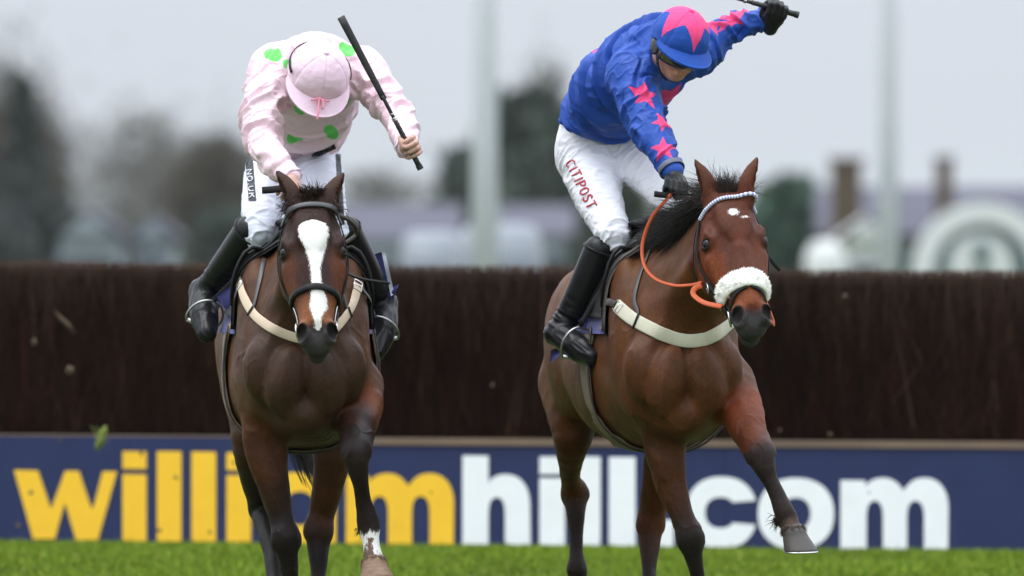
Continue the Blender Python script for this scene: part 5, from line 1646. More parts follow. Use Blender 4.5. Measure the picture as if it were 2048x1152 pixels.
def cap_star(a, ph):
    return float(star2(np.array([math.sin(ph) * a]), np.array([math.cos(ph) * a]), .172, .10, .48)[0])
JB.cap_pattern = cap_star
rider(JB)
for fz in JB.fists:
    s = SDF(); add_fist(s, fz, .0012)
    V, Q = polygonize(s, .0035, 1)
    mesh('glove', V, Q, m_glove, JB.root)
# ================================================================== tack
m_navy_cloth = M('navy_cloth', s2l(44, 46, 104), .8, .15, 20, .5, 60, sheen=.2)
m_white_edge = M('white_edging', s2l(205, 208, 222), .8, .05, 20)
m_grey_pad = M('grey_numnah', s2l(88, 80, 78), .9, .2, 30, .6, 120)
m_girth = M('buff_elastic', s2l(132, 118, 98), .85, .15, 60, .4, 200, stretch=(1, 1, 5))
m_breast_a = M('cream_breast_strap', s2l(204, 184, 160), .75, .12, 14, .35, 160)
m_breast_b = M('pale_breast_strap', s2l(196, 192, 172), .75, .12, 14, .35, 160)
m_orange = M('orange_rubber', s2l(172, 68, 8), .6, .15, 40, .4, 220)
m_grey_strap = M('grey_leather', s2l(66, 66, 68), .42, .2, 30, .25, 200, spec=.5)
m_fleece = M('white_fleece', s2l(248, 246, 238), .95, .12, 60, .6, 90, sheen=.3)
m_whip = M('whip_leather', (.016, .016, .016), .45, .3, 40, .5, 160, stretch=(1, 1, 3), spec=.5)

def wrap(h, b, ang, o=.01, zc=1.2):
    """point on the trunk at distance b behind the chest, ang degrees from the back line (+ = picture right)"""
    a = math.radians(ang); d = h.la * math.sin(a) + np.array([0, 0, math.cos(a)])
    c = h.T(b, 0, zc)
    hit = h.tree.ray_cast(Vector(c), Vector(d))
    p = np.array(hit[0]) if hit[0] is not None else c + d * .3
    nn = np.array(hit[1]) if hit[0] is not None else d
    if np.dot(nn, d) < 0: nn = -nn
    return p + d * o, unit(nn * .6 + d * .4)

def sheet(P, N, th, name, mat, parent, **k):
    """closed sheet from a grid of points (m,n,3) and normals"""
    m, n = P.shape[:2]
    V = np.concatenate([(P + N * th).reshape(-1, 3), P.reshape(-1, 3)])
    g = grid_faces(m, n); o = m * n; E = []
    ring = [(0, j) for j in range(n)] + [(i, n - 1) for i in range(1, m)] + [(m - 1, j) for j in range(n - 2, -1, -1)] + [(i, 0) for i in range(m - 2, 0, -1)]
    idx = [i * n + j for i, j in ring]
    for a, b in zip(idx, idx[1:] + idx[:1]): E.append([a, b, b + o, a + o])
    return mesh(name, V, [g, g[:, ::-1] + o, np.array(E)], mat, parent, **k)

def patch(h, b0, b1, a0, a1, o, th, name, mat, parent, nb=12, na=16, shape=None, smoothn=5):
    P = np.zeros((nb, na, 3)); N = np.zeros((nb, na, 3))
    for i in range(nb):
        for k in range(na):
            s, t = i / (nb - 1), k / (na - 1)
            b = b0 + (b1 - b0) * s; a = a0 + (a1 - a0) * t
            if shape: b, a = shape(s, t, b, a)
            P[i, k], N[i, k] = wrap(h, b, a, o)
    for _ in range(smoothn):
        Q = P.copy(); Q[1:-1, 1:-1] = P[1:-1, 1:-1] * .4 + .15 * (P[:-2, 1:-1] + P[2:, 1:-1] + P[1:-1, :-2] + P[1:-1, 2:])
        for e in (0, -1): Q[e, 1:-1] = P[e, 1:-1] * .4 + .3 * (P[e, :-2] + P[e, 2:])
        P = Q
    return sheet(P, N, th, name, mat, parent)

def tack(h, who, flapo=.0):
    """saddle, saddle cloth, girth"""
    c = h.T(.7, 0, 1.55)
    sc_ = thing('saddle_cloth', c - [0, 0, .1], 'navy saddle cloth under the saddle of the ' + who, 'saddle cloth', 'saddle cloths under the saddles')
    for sd in (-1, 1):
        def shp(s, t, b, a): return b + .10 * t * (s - .2) - .04 * t, a + 0 * s
        patch(h, .46, 1.02, sd * 4, sd * 88, .010, .006, 'cloth_side', m_navy_cloth, sc_, shape=shp)
    pd = thing('saddle', c, 'black racing saddle with grey pad on the ' + who, 'saddle', 'racing saddles')
    for sd in (-1, 1):
        patch(h, .33, .46, sd * 4, sd * 84, .014, .012, 'pad', m_grey_pad if h is B else m_black_leather, pd, nb=5)
        def shp2(s, t, b, a): return b - .07 * math.sin(t * 2.6), a
        patch(h, .42, .80, sd * 3, sd * 74, .022 + flapo, .010, 'flap', m_black_leather, pd, shape=shp2)
        # knee roll
        P = [wrap(h, .41 - .07 * math.sin(t * 2.6), sd * (8 + 58 * t),   .032 + flapo)[0] for t in np.linspace(0, 1, 12)]
        mesh('knee_roll', *tube(P, np.linspace(.009, .006, 12), 8), m_black_leather, pd)
    s = SDF()
    up = np.array([0, 0, 1.])
    zt = [wrap(h, b, 0, 0)[0][2] for b in (.5, .7, .92)]
    s.loft(h.T(.46, 0, 0), -h.fw, h.la, up, [[0, .05, zt[0] + .01, zt[0] + .075, .3], [.08, .075, zt[0] + .01, zt[0] + .062, .3], [.24, .11, zt[1] + .01, zt[1] + .045, .3], [.40, .13, zt[2] + .005, zt[2] + .065, .3], [.47, .10, zt[2] + .01, zt[2] + .075, .2]], k=.01)
    V, Q = polygonize(s, .008, 2); mesh('seat', V, Q, m_black_leather, pd)
    g = thing('girth', h.T(.66, 0, .8), 'buff elastic girth round the belly of the ' + who, 'girth', 'girths round the horses')
    P, N = [], []
    for a in np.linspace(72, 288, 40):
        lo = math.sin(math.radians((a - 72) / 216 * 180))
        p, n = wrap(h, .66 - .10 * lo, a, .008, 1.15); P.append(p); N.append(n)
    P = np.array(P); P[1:-1] = P[1:-1] * .5 + (P[:-2] + P[2:]) * .25
    strap(P, N, .15, .006, 'girth_strap', m_girth, g)
    for dx in (.078,):
        strap(P + np.outer(np.ones(40), h.fw) * dx + np.array(N) * .002, N, .012, .007, 'edge_binding', m_brown_leather, g)
    return pd

padA = tack(A, 'dark bay horse')
padB = tack(B, 'bright bay horse')

def back_tree(h, ymin):
    """trunk and neck without the head"""
    c = h.V[h.Q].mean(1); keep = h.Q[c[:, 1] > ymin]
    return bvh(h.V, keep)
treeA, treeB = back_tree(A, 41.56), back_tree(B, 41.50)

def buckle(p, n, t, parent, w=.022):
    t = unit(t); n = unit(n); s = np.cross(n, t)
    P = [p + n * .006 + t * a * w + s * b * w * .8 for a, b in ((-1, -1), (1, -1), (1, 1), (-1, 1), (-1, -1))]
    mesh('buckle', *tube(P, .003, 5), m_steel, parent)
    mesh('buckle_bar', *tube([p + n * .006 - s * w * .8, p + n * .006 + s * w * .8], .0025, 5), m_steel, parent)

def breast(h, tr, pts, neck, w, mat, label):
    t = thing('breast_girth', h.T(0, 0, 1.2), label, 'breast girth', 'breast girths across the chests')
    P, N = lay(tr, pts, .005, 6)
    strap(P, N, w, .006, 'chest_strap', mat, t)
    for i in (1, -2): buckle(P[i], N[i], P[i + (1 if i > 0 else -1)] - P[i], t)
    e0 = [wrap(h, b, -a, .012) for b, a in ((.30, 62), (.42, 66), (.56, 70))]; e1 = [wrap(h, b, a, .012) for b, a in ((.30, 62), (.42, 66), (.56, 70))]
    for e, p in ((e0, 0), (e1, -1)):
        Q = np.vstack([P[p][None], np.array([x[0] for x in e])]); Nn = np.vstack([N[p][None], np.array([x[1] for x in e])])
        strap(spline(Q, 4), spline(Nn, 4), w * .55, .005, 'side_strap', m_brown_leather, t)
    for ln in neck:
        Q, Nn = lay(tr, ln, .004, 5)
        if len(Q) > 3: strap(Q, Nn, .017, .004, 'neck_strap', m_grey_strap, t)
        if len(Q) > 3:
            i = np.argmin(np.linalg.norm(P - Q[-1], axis=1)); tt = unit(P[min(i + 1, len(P) - 1)] - P[max(i - 1, 0)]); sd = np.cross(N[i], tt)
            L = [P[i] + sd * x * w + N[i] * .008 for x in (-.6, -.3, 0, .3, .6)]
            strap(L, [N[i]] * 5, .012, .003, 'loop', m_black_leather, t)
    return t
breast(A, treeA, [(483, 566), (489, 592), (506, 624), (532, 648), (562, 665), (600, 677), (638, 674), (668, 657), (694, 625), (708, 595), (713, 570)],
       [[(556, 428), (545, 462), (530, 510), (521, 560), (513, 600), (504, 632)], [(676, 560), (684, 590), (693, 622)]], .035, m_breast_a, 'cream breast strap curving across the chest of the dark bay horse')
breast(B, treeB, [(1236, 612), (1258, 632), (1288, 650), (1324, 668), (1362, 680), (1396, 681), (1428, 670), (1454, 650), (1472, 628)],
       [[(1312, 478), (1294, 520), (1279, 560), (1270, 600), (1278, 625), (1275, 645)]], .050, m_breast_b, 'wide pale breast strap across the chest of the bright bay horse')

# bridles -----------------------------------------------------------------
def ring(h, t, a, o=.004):
    a = math.radians(a); d = h.hl * math.sin(a) + h.hn * math.cos(a); c = h.H(t, 0, -.085)
    far = c + d * .25
    hit = h.tree.ray_cast(Vector(far), Vector(-d))
    if hit[0] is None: return c + d * .1, d
    n = np.array(hit[1]); n = n if np.dot(n, d) > 0 else -n
    return np.array(hit[0]) + d * o, unit(n * .5 + d * .5)
def ringstrap(h, fn, a0, a1, n, w, th, name, mat, par, o=.003):
    R = [ring(h, fn(a), a, o) for a in np.linspace(a0, a1, n)]
    P = np.array([r[0] for r in R]); N = np.array([r[1] for r in R])
    for _ in range(2): P[1:-1] = P[1:-1] * .5 + (P[:-2] + P[2:]) * .25
    strap(P, N, w, th, name, mat, par); return P, N
def bitring(h, t, a, par, r=.030):
    p, n = ring(h, t, a, .012)
    u = h.ha; v = unit(np.cross(n, u))
    P = [p + r * (math.cos(x) * u + math.sin(x) * v) for x in np.linspace(0, 2 * math.pi, 25)]
    mesh('bit_ring', *tube(P, .0042, 7), m_steel, par)
    return p

bA = thing('bridle', A.poll, 'black leather bridle with plain noseband on the head of the dark bay horse', 'bridle', 'bridles')
ringstrap(A, lambda a: .070 + .055 * (abs(a) / 80) ** 2, -84, 84, 33, .020, .006, 'browband', m_grey_strap, bA, .006)
P_, N_ = ringstrap(A, lambda a: .635 + .03 * (abs(a) / 90) ** 2, -125, 125, 41, .024, .009, 'noseband', m_black_leather, bA, .003)
for s_ in (-1, 1):
    R = [ring(A, t, s_ * a, .004) for t, a in ((.10, 84), (.2, 92), (.3, 100), (.42, 104), (.54, 104), (.66, 102), (.78, 100), (.84, 98))]
    P = spline(np.array([r[0] for r in R]), 4); N = spline(np.array([r[1] for r in R]), 4)
    strap(P, N, .015, .005, 'cheekpiece', m_black_leather, bA)
    p = bitring(A, .855, s_ * 97, bA)
    # metal noseband link down the side of the muzzle
    R = [ring(A, t, s_ * a, .004) for t, a in ((.70, 82), (.76, 84), (.82, 90))]
    strap(spline(np.array([r[0] for r in R]), 4), spline(np.array([r[1] for r in R]), 4), .010, .004, 'cheek_link', m_steel, bA)

bB = thing('bridle', B.poll, 'black bridle with beaded browband and white sheepskin noseband on the bright bay horse', 'bridle', 'bridles')
R = [ring(B, .070 + .050 * (abs(a) / 80) ** 2, a, .007) for a in np.linspace(-80, 72, 121)]
P = np.array([r[0] for r in R])
for _ in range(6): P[1:-1] = P[1:-1] * .5 + (P[:-2] + P[2:]) * .25
m_bead = M_pattern('beaded_band', s2l(226, 222, 230), s2l(138, 150, 205), soft=.2, rough=.35, bump=0, var=.03)
mesh('browband', *tube(P, .0072 * (1 + .10 * np.cos(np.arange(121) * math.pi / 2)), 10), m_bead, bB, attrs={'pat': np.repeat(np.cos(np.arange(121) * math.pi / 2), 10)})
core = [ring(B, .685 + .02 * (abs(a) / 90) ** 2, a, .009) for a in np.linspace(-104, 96, 45)]
P = np.array([r[0] for r in core]); N = np.array([r[1] for r in core])
for _ in range(4): P[1:-1] = P[1:-1] * .5 + (P[:-2] + P[2:]) * .25; N[1:-1] = N[1:-1] * .5 + (N[:-2] + N[2:]) * .25
V = []; Tn = np.gradient(P, axis=0); Tn /= np.linalg.norm(Tn, axis=1)[:, None]; S_ = np.cross(Tn, N)
kk = 16; rr0 = np.random.default_rng(2); roots = []; dirs = []
for i in range(45):
    e = min(1, min(i, 44 - i) / 2 + .25)
    for a in np.arange(kk) * 2 * math.pi / kk:
        d = S_[i] * math.cos(a) * .034 + N[i] * math.sin(a) * .013
        V.append(P[i] + d * e)
V = np.array(V); V += (pn(V * 60, 3) * .003)[:, None] * unit([0, -1, .3])
fl = mesh('sheepskin_noseband', V, [grid_faces(45, kk, True), np.arange(kk)[None, ::-1], (np.arange(kk) + 44 * kk)[None]], m_fleece, bB)
for _ in range(5200):
    i = rr0.integers(0, 44); f_ = rr0.random(); a = rr0.uniform(-.5, math.pi + .5)
    c = P[i] * (1 - f_) + P[i + 1] * f_; d = S_[i] * math.cos(a) * .034 + N[i] * math.sin(a) * .013
    roots.append(c + d * .93); dirs.append(unit(d) * .4 + rr0.normal(0, .25, 3) + S_[i] * 1.3 * np.sign(np.dot(S_[i], -B.ha)))
roots = np.array(roots); dirs = np.array(dirs)
strands('fleece_tuft', roots, dirs, .012 * rr0.uniform(.5, 1.35, len(roots)), .0016, m_fleece, fl, grav=.3, curl=.15, seg=3, seed=4)
for s_ in (-1, 1):
    R = [ring(B, t, s_ * a, .005) for t, a in ((.10, 86), (.2, 94), (.3, 101), (.42, 104), (.54, 104), (.66, 102), (.78, 100), (.85, 98))]
    strap(spline(np.array([r[0] for r in R]), 4), spline(np.array([r[1] for r in R]), 4), .015, .005, 'cheekpiece', m_black_leather, bB)
    R = [ring(B, t, s_ * a, .006) for t, a in ((.11, 90), (.22, 112), (.34, 124), (.44, 130))]
    strap(spline(np.array([r[0] for r in R]), 4), spline(np.array([r[1] for r in R]), 4), .012, .004, 'throat_lash', m_black_leather, bB)
    pb = bitring(B, .865, s_ * 97, bB, .028)
    R = [ring(B, t, s_ * a, .006) for t, a in ((.745, 4), (.765, 28), (.81, 52), (.86, 72), (.91, 92))]
    strap(spline(np.array([r[0] for r in R]), 4), spline(np.array([r[1] for r in R]), 4), .014, .005, 'flash_strap', m_black_leather, bB)
R = [ring(B, t, -a, .01) for t, a in ((.56, 108), (.62, 106), (.72, 108), (.82, 104))]
strap(spline(np.array([r[0] for r in R]), 4), spline(np.array([r[1] for r in R]), 4), .034, .010, 'buckled_keeper', m_black_leather, bB)
for t in (.60, .74):
    p, n = ring(B, t, -104, .018); buckle(p, n, B.ha, bB, .014)

# reins ------------------------------------------------------------------
def free_strap(pts, w, name, mat, par, face=(0, -1, .2), th=.004):
    P = spline(rows3(pts), 6); N = np.tile(unit(face), (len(P), 1))
    return strap(P, N, w, th, name, mat, par)
def rows3(pts): return np.array([W(*p) for p in pts])
rA = thing('reins', W(600, 380, 41.9), 'black leather reins gathered at the neck of the dark bay horse', 'reins', 'reins')
rA['label'] = 'black leather reins gathered at the neck of the dark bay horse'
free_strap([(524, 381, 41.86), (540, 380, 41.86), (560, 378, 41.87), (590, 376, 41.90)], .026, 'rein_bridge', m_black_leather, rA, th=.008)
free_strap([(676, 432, 41.62), (694, 440, 41.66), (710, 455, 41.70), (711, 470, 41.72), (700, 480, 41.70), (684, 489, 41.66)], .013, 'rein_loop', m_brown_leather, rA, (.3, -1, .5), .010)
free_strap([(682, 538, 41.80), (700, 551, 41.86), (730, 560, 41.92), (778, 567, 41.98)], .010, 'strap_end', m_black_leather, rA, (0, -1, .6), .006)
pA0 = ring(A, .855, -97, .016)[0]; pA1 = ring(A, .855, 97, .016)[0]
for p, q, sg in ((pA0, W(588, 384, 41.9), -1), (pA1, W(612, 384, 41.9), 1)):
    P = spline(np.array([p, p + [0., .22, .10], p * .45 + q * .55 + [sg * .03, .12, 0], q + [sg * .02, .02, -.05], q]), 6)
    strap(P, np.tile(A.nl * sg, (len(P), 1)), .018, .004, 'rein', m_black_leather, rA)
rB = thing('reins', W(1340, 400, 41.85), 'orange rubber reins looping from glove to bit of the bright bay horse', 'reins', 'reins')
free_strap([(1352, 372, 41.88), (1334, 398, 41.84), (1304, 434, 41.82), (1285, 486, 41.80), (1288, 530, 41.74), (1310, 558, 41.66), (1346, 571, 41.54), (1378, 571, 41.44), (1404, 566, 41.36)], .013, 'rein', m_orange, rB, (.25, -1, .25), .0045)
free_strap([(1403, 572, 41.33), (1390, 577, 41.32), (1386, 588, 41.30), (1396, 599, 41.27), (1414, 608, 41.24), (1444, 614, 41.20)], .020, 'rein_grip', m_orange, rB, (.2, -1, .45), .005)
free_strap([(1308, 388, 41.82), (1322, 390, 41.83), (1340, 392, 41.86)], .022, 'rein_end', m_black_leather, rB, th=.008)
free_strap([(1532, 508, 41.50), (1545, 524, 41.50), (1560, 541, 41.50)], .014, 'strap_end', m_black_leather, rB, (.3, -1, 0), .008)
pB1 = ring(B, .865, 97, .016)[0]
P = spline(np.array([pB1, pB1 + [.03, .22, -.02], W(1500, 540, 41.9), W(1400, 400, 41.95)]), 6)
strap(P, np.tile(B.hl, (len(P), 1)), .017, .004, 'rein', m_orange, rB)

# stirrups -----------------------------------------------------------------
m_iron = M('dull_iron', (.42, .42, .42), .42, .15, 60, metal=1.0)
def stirrup(foot, lead, label):
    a, b = foot[1, :3], foot[-1, :3]
    t = thing('stirrup', a, label, 'stirrup', 'stirrups')
    ax = unit(b - a); c = a + (b - a) * .12
    up_ = unit(lead[-1] - c); up_ = unit(up_ - ax * np.dot(up_, ax)); sd = np.cross(ax, up_)
    P = [c + sd * .068 * math.cos(x) + up_ * (.080 * math.sin(x) if math.sin(x) > 0 else .062 * math.sin(x)) for x in np.linspace(-.6, math.pi + .6, 30)]
    mesh('iron', *tube(P, .0048, 8), m_iron, t)
    q0, q1 = P[0], P[-1]
    mesh('tread', *tube([q0, q0 * .5 + q1 * .5 - up_ * .004, q1], .008, 8), m_iron, t)
    top = c + up_ * .085
    Pl = spline(np.vstack([lead[:-1], top[None]]), 6)
    strap(Pl, np.tile(unit([0, -1, .2]), (len(Pl), 1)), .020, .005, 'stirrup_leather', m_black_leather, t)
stirrup(JA.boots[0][1], rows3([(520, 500, 42.45), (480, 548, 42.44), (446, 590, 42.46)]), 'steel stirrup round the boot at the left of the dark bay horse')
stirrup(JA.boots[1][1], rows3([(706, 520, 42.5), (722, 590, 42.48), (738, 640, 42.46)]), 'steel stirrup round the boot at the right of the dark bay horse')
stirrup(JB.boots[0][1], rows3([(1236, 535, 42.36), (1196, 592, 42.33), (1160, 640, 42.32)]), 'steel stirrup round the boot at the left of the bright bay horse')

# fluttering corners of the saddle cloths
def flag(corners, name, mat, par, nu=8, nv=8, amp=.012, seed=0, y=42.62):
    c = rows3([(*p, y) for p in corners]); P = np.zeros((nu, nv, 3))
    for i in range(nu):
        for k in range(nv):
            u, v = i / (nu - 1), k / (nv - 1)
            P[i, k] = (c[0] * (1 - u) + c[1] * u) * (1 - v) + (c[3] * (1 - u) + c[2] * u) * v
    P[..., 1] += amp * np.sin(np.linspace(0, 5, nv) + seed)[None] * np.linspace(0, 1, nu)[:, None]
    N = np.tile(np.array([0, -1., 0]), (nu, nv, 1))
    return sheet(P, N, .004, name, mat, par)
cA = [o for o in bpy.data.objects if o.name.startswith('saddle_cloth')][0]
cB = [o for o in bpy.data.objects if o.name.startswith('saddle_cloth')][1]
flag([(432, 592), (478, 556), (488, 600), (452, 622)], 'cloth_corner', m_navy_cloth, cA, seed=1, y=42.42)
flag([(738, 512), (765, 503), (786, 592), (756, 602)], 'cloth_corner', m_navy_cloth, cA, seed=2)
flag([(763, 503.5), (770, 501), (789, 588), (782, 592)], 'cloth_edging', m_white_edge, cA, seed=2, y=42.61)
flag([(748, 590), (798, 567), (786, 600), (752, 632)], 'cloth_corner', m_navy_cloth, cA, seed=3)
flag([(712, 560), (742, 566), (746, 600), (726, 640)], 'cloth_corner', m_navy_cloth, cA, seed=4, y=42.4)
flag([(1156, 640), (1206, 598), (1204, 640), (1192, 692)], 'cloth_corner', m_navy_cloth, cB, seed=5, y=42.40)
flag([(1102, 700), (1122, 694), (1118, 712), (1100, 726)], 'cloth_corner', m_navy_cloth, cB, seed=6)

# whips ------------------------------------------------------------------
def whip(f, s, segs, label):
    t = thing('whip', f.bar, label, 'whip', 'riding whips')
    for nm, a, b, r0, r1, fl in segs:
        n_ = 10; P = np.array([f.bar + s * x for x in np.linspace(a, b, n_)])
        V, Fs = tube(P, np.linspace(r0, r1, n_), 12)
        if fl:                                                # padded flap: flattened
            fd = unit(np.cross(s, [0, -1, .3])); nn = np.cross(s, fd); q = V - f.bar
            V = f.bar + np.outer(q @ s, s) + np.outer(q @ fd, fd) + np.outer(q @ nn, nn) * .45
        mesh(nm, V, Fs, m_whip if nm != 'collar' else m_steel, t)
    P = [f.bar + s * x for x in np.linspace(-.06, .10, 60)]; u = unit(np.cross(s, [0, 1, 0])); v = np.cross(s, u)
    P = [p + .0098 * (math.cos(i * .8) * u + math.sin(i * .8) * v) for i, p in enumerate(P)]
    mesh('grip_binding', *tube(P, .0014, 4), m_whip, t)
whip(JA.fists[1], wd, [('handle', -.075, .115, .0105, .0088, 0), ('collar', .115, .128, .0105, .0105, 0), ('collar', .140, .146, .0095, .0095, 0), ('shaft', .11, .22, .0072, .0072, 0), ('padded_flap', .205, .55, .0115, .0150, 1), ('end_knob', -.088, -.07, .0125, .0125, 0)], 'black whip with padded flap raised in the fist of the rider in pink')
whip(JB.fists[1], wdb, [('handle', -.075, .10, .0115, .0088, 0), ('collar', .12, .13, .0098, .0098, 0), ('shaft', .09, .28, .0072, .0065, 0), ('padded_flap', .26, .60, .012, .019, 1), ('end_knob', -.085, -.07, .013, .013, 0)], 'black whip swung above the head by the rider in blue, cut by the top edge')

# head gear details ---------------------------------------------------------
def head_ring(j, th, p0, p1, o, n=40, dz=0.):
    P, N = [], []
    for ph in np.radians(np.linspace(p0, p1, n)):
        t = math.radians(th); w = np.array([math.sin(t) * math.sin(ph), math.sin(t) * math.cos(ph), math.cos(t)]) * (j.cr + o)
        v = j.l * w[0] + j.f * w[1] + j.u * (w[2] + dz); P.append(j.cc + v); N.append(unit(v))
    return np.array(P), np.array(N)
P, N = head_ring(JA, 76, 74, 286, .004, 50)
strap(P, N, .010, .004, 'elastic_band', m_black_leather, JA.root)
# ribbon tied at the front of the pink cap
m_pinkrib = M('pink_ribbon', s2l(226, 140, 160), .55, .1, 30)
q0 = head_ring(JA, 84, 4, 4, .003, 1)[0][0]
for pts in ([q0, q0 + JA.f * .02 - JA.u * .004 + JA.l * .004, q0 + JA.f * .058 - JA.u * .018 + JA.l * .005, q0 + JA.f * .080 - JA.u * .034 + JA.l * .006],
            [q0, q0 + JA.l * .016 + JA.f * .010, q0 + JA.l * .034 + JA.f * .012 - JA.u * .004], [q0, q0 - JA.l * .016 + JA.f * .010, q0 - JA.l * .038 + JA.f * .010 - JA.u * .002],
            [q0, q0 + JA.f * .018 - JA.l * .012, q0 + JA.f * .045 - JA.u * .010 - JA.l * .010]):
    mesh('ribbon', *tube(spline(np.array(pts), 4), .0042, 6), m_pinkrib, JA.cap)
# goggles, hair and harness
m_hair = M('dark_hair', (.016, .012, .010), .6, .4, 60, .5, 200)
m_goggle = M('goggle_frame', (.010, .010, .011), .25, .1, 30, spec=.6)
m_lens = M('tinted_lens', s2l(72, 76, 36), .12, .1, 20, spec=.9)
for j in (JA, JB):
    HP = j.HP; Rr = np.array([j.l, j.f, j.u]); s = SDF()
    s.ell(HP(-.022, 0, -.01), (.088, .095, .098), Rr, .01)
    def cuth(P, v, HP=HP, j=j): return np.maximum(v, np.maximum((P - HP(-.005, 0, 0)) @ j.f, -((P - HP(-.02, 0, -.062)) @ j.u)).astype(f32))
    V, Q = polygonize(s, .006, 1, cuth); mesh('hair', V, Q, m_hair, j.root)
    gg = []
    for row, (z, r) in enumerate(((.012, .102), (.016, .110), (.002, .115), (-.018, .114), (-.028, .107), (-.024, .100))):
        for ph in np.radians(np.linspace(-74, 74, 25)):
            nb_ = .010 * math.exp(-(ph / .16) ** 2) if row >= 3 else 0
            gg.append(HP(r * 1.04 * math.cos(ph) - .006, r * .84 * math.sin(ph), z - .020 + nb_))
    gog = mesh('goggles', gg, grid_faces(6, 25)[:, ::-1], m_goggle, j.root)
    so = gog.modifiers.new('t', 'SOLIDIFY'); so.thickness = .004
    for sgn in (-1, 1):
        lv = []
        for z in np.linspace(-.020, .004, 6):
            for ph in np.radians(np.linspace(12, 64, 10)):
                lv.append(HP(.1215 * math.cos(ph) - .006, sgn * .1215 * .835 * math.sin(ph), z - .020))
        mesh('lens', lv, grid_faces(6, 10), m_lens, gog)
    P = [HP(.085 * math.cos(p) - .006, .0865 * math.sin(p), -.012) for p in np.radians(np.linspace(70, 290, 40))]
    N = [unit(np.array(p) - HP(-.006, 0, -.012)) for p in P]
    strap(P, N, .022, .003, 'goggle_strap', m_goggle, j.root)
    for sgn in (-1, 1):
        P = spline(np.array([HP(.0, sgn * .090, .01), HP(.012, sgn * .084, -.045), HP(.03, sgn * .064, -.095), HP(.045, sgn * .03, -.128), HP(.05, 0, -.134)]), 5)
        strap(P, [unit(p - HP(0, 0, -.03)) for p in P], .016, .003, 'chin_strap', m_goggle, j.root)
        # ear cover of the helmet harness
        P = [HP(-.012 + .026 * math.cos(a), sgn * .089, -.028 + .032 * math.sin(a)) for a in np.linspace(0, 2 * math.pi, 14)]
        mesh('harness_pad', *tube([HP(-.012, sgn * .080, -.026), HP(-.012, sgn * .092, -.026), HP(-.012, sgn * .095, -.026)], [.032, .031, .022], 14), m_goggle, j.root)

# belt of the rider in pink, cuffs of the rider in blue
Pb, Nb = [], []
for q in spline(np.array([(628, 307.), (640, 303), (654, 297), (668, 290)]), 5):
    hs_ = [h for h in (shoot(JA.btree, *q), shoot(JA.stree, *q)) if h is not None]
    if hs_:
        h = min(hs_, key=lambda v: v[0][1]); Pb.append(h[0] + h[1] * .006); Nb.append(unit(h[1] + [0, -.5, 0]))
Pb, Nb = np.array(Pb), np.array(Nb)
if len(Pb) > 3: strap(Pb, Nb, .026, .004, 'belt', m_black_leather, JA.root)
m_cuff = M('grey_cuff', s2l(92, 94, 112), .6, .1, 40, .3, 150)
for a in JB.arms[:1]:
    e = a[-1, :3]; ax = unit(a[-1, :3] - a[-2, :3]); c = e - ax * .012
    u1 = unit(np.cross(ax, [0, 1, 0])); v1 = np.cross(ax, u1)
    P = [c + (a[-1, 3] + .0055) * (math.cos(x) * u1 + math.sin(x) * v1) for x in np.linspace(0, 2 * math.pi, 30)]
    strap(P, [unit(p - c) for p in P], .022, .003, 'cuff', m_cuff, JB.root)
# elastic hem of the pink sleeves
for a in JA.arms:
    e = a[-1, :3]; ax = unit(a[-1, :3] - a[-2, :3]); c = e + ax * .016
    u1 = unit(np.cross(ax, [0, 1, 0])); v1 = np.cross(ax, u1)
    P = [c + (.041 + .003 * math.sin(x * 7)) * (math.cos(x) * u1 + math.sin(x) * v1) for x in np.linspace(0, 2 * math.pi, 40)]
    mesh('cuff', *tube(P, .0055, 7), m_pinkcap, JA.root, attrs={'pat': np.full(280, .05)})

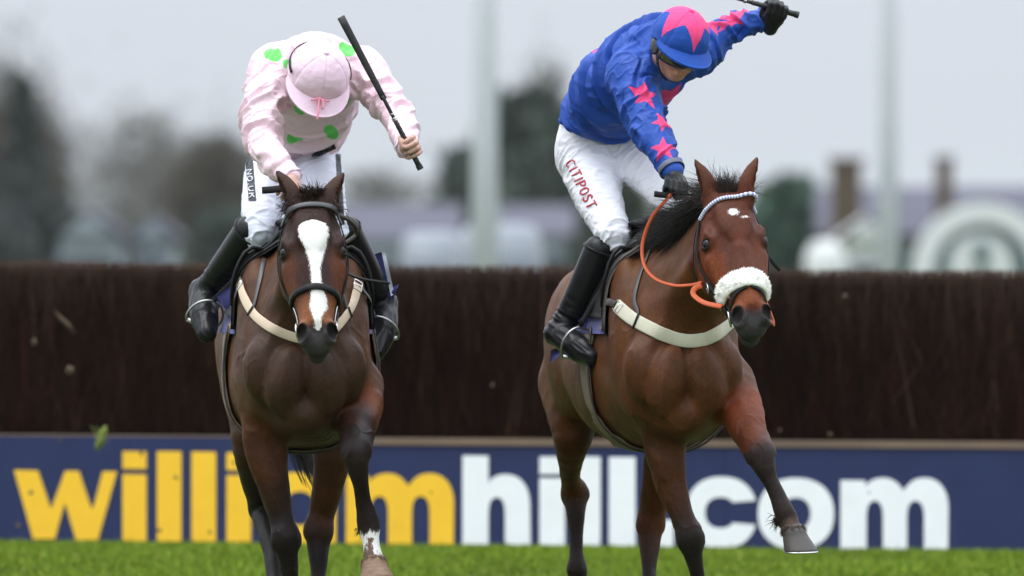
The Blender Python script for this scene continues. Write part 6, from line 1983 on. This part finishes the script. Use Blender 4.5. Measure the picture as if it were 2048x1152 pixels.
# lettering on the breeches
GL = {'C': [[(.85, .85), (.55, 1), (.2, .85), (.08, .5), (.2, .15), (.55, 0), (.85, .15)]], 'I': [[(.5, 0), (.5, 1)]], 'T': [[(0.02, 1), (.98, 1)], [(.5, 1), (.5, 0)]],
      'P': [[(.15, 0), (.15, 1), (.6, 1), (.85, .86), (.85, .62), (.6, .48), (.15, .48)]], 'O': [[(.5, 1), (.15, .82), (.06, .5), (.15, .18), (.5, 0), (.85, .18), (.94, .5), (.85, .82), (.5, 1)]],
      'S': [[(.88, .85), (.55, 1), (.2, .88), (.15, .68), (.5, .52), (.82, .36), (.82, .12), (.5, 0), (.1, .14)]], 'N': [[(.1, 0), (.1, 1), (.9, 0), (.9, 1)]], 'U': [[(.1, 1), (.1, .25), (.5, 0), (.9, .25), (.9, 1)]],
      'K': [[(.12, 0), (.12, 1)], [(.9, 1), (.12, .45)], [(.4, .62), (.9, 0)]], '.': [[(.4, 0), (.6, 0), (.6, .12)]]}
def write(tree, text, p0, p1, hpx, wpx, sw, mat, par, up=None):
    p0, p1 = np.array(p0, float), np.array(p1, float); n = len(text)
    wts = np.array([.55 if c in 'I.' else 1. for c in text]); pos = np.concatenate([[0], np.cumsum(wts)]) / wts.sum()
    dr = (p1 - p0) / np.linalg.norm(p1 - p0); Ltot = np.linalg.norm(p1 - p0)
    upv = np.array([dr[1], -dr[0]])
    for i, ch in enumerate(text):
        o = p0 + dr * Ltot * pos[i]; cw = Ltot * (pos[i + 1] - pos[i]) * .80
        for st in GL[ch]:
            px = [o + dr * x * cw + upv * y * hpx for x, y in st]
            pts = []
            for a, b in zip(px[:-1], px[1:]):
                m = max(2, int(np.linalg.norm(b - a) / 2.0))
                pts += [a + (b - a) * t for t in np.arange(m) / m]
            pts.append(px[-1])
            P, N = [], []
            for q in pts:
                h_ = shoot(tree, q[0], q[1])
                if h_ is not None: P.append(h_[0] + h_[1] * .0025); N.append(h_[1])
            if len(P) >= 2: strap(P, N, sw, .0015, 'letter', mat, par)
m_red = M('red_print', s2l(176, 22, 44), .6, .05, 20); m_wprint = M('white_text', s2l(225, 226, 236), .6, .04, 20)
write(JB.btree, 'CITIPOST', (1131, 326), (1178, 422), 19, 12, .0062, m_red, JB.breeches)
write(JA.btree, 'NO.UK', (494, 340), (500, 400), 10, 9, .0042, m_wprint, JA.breeches)
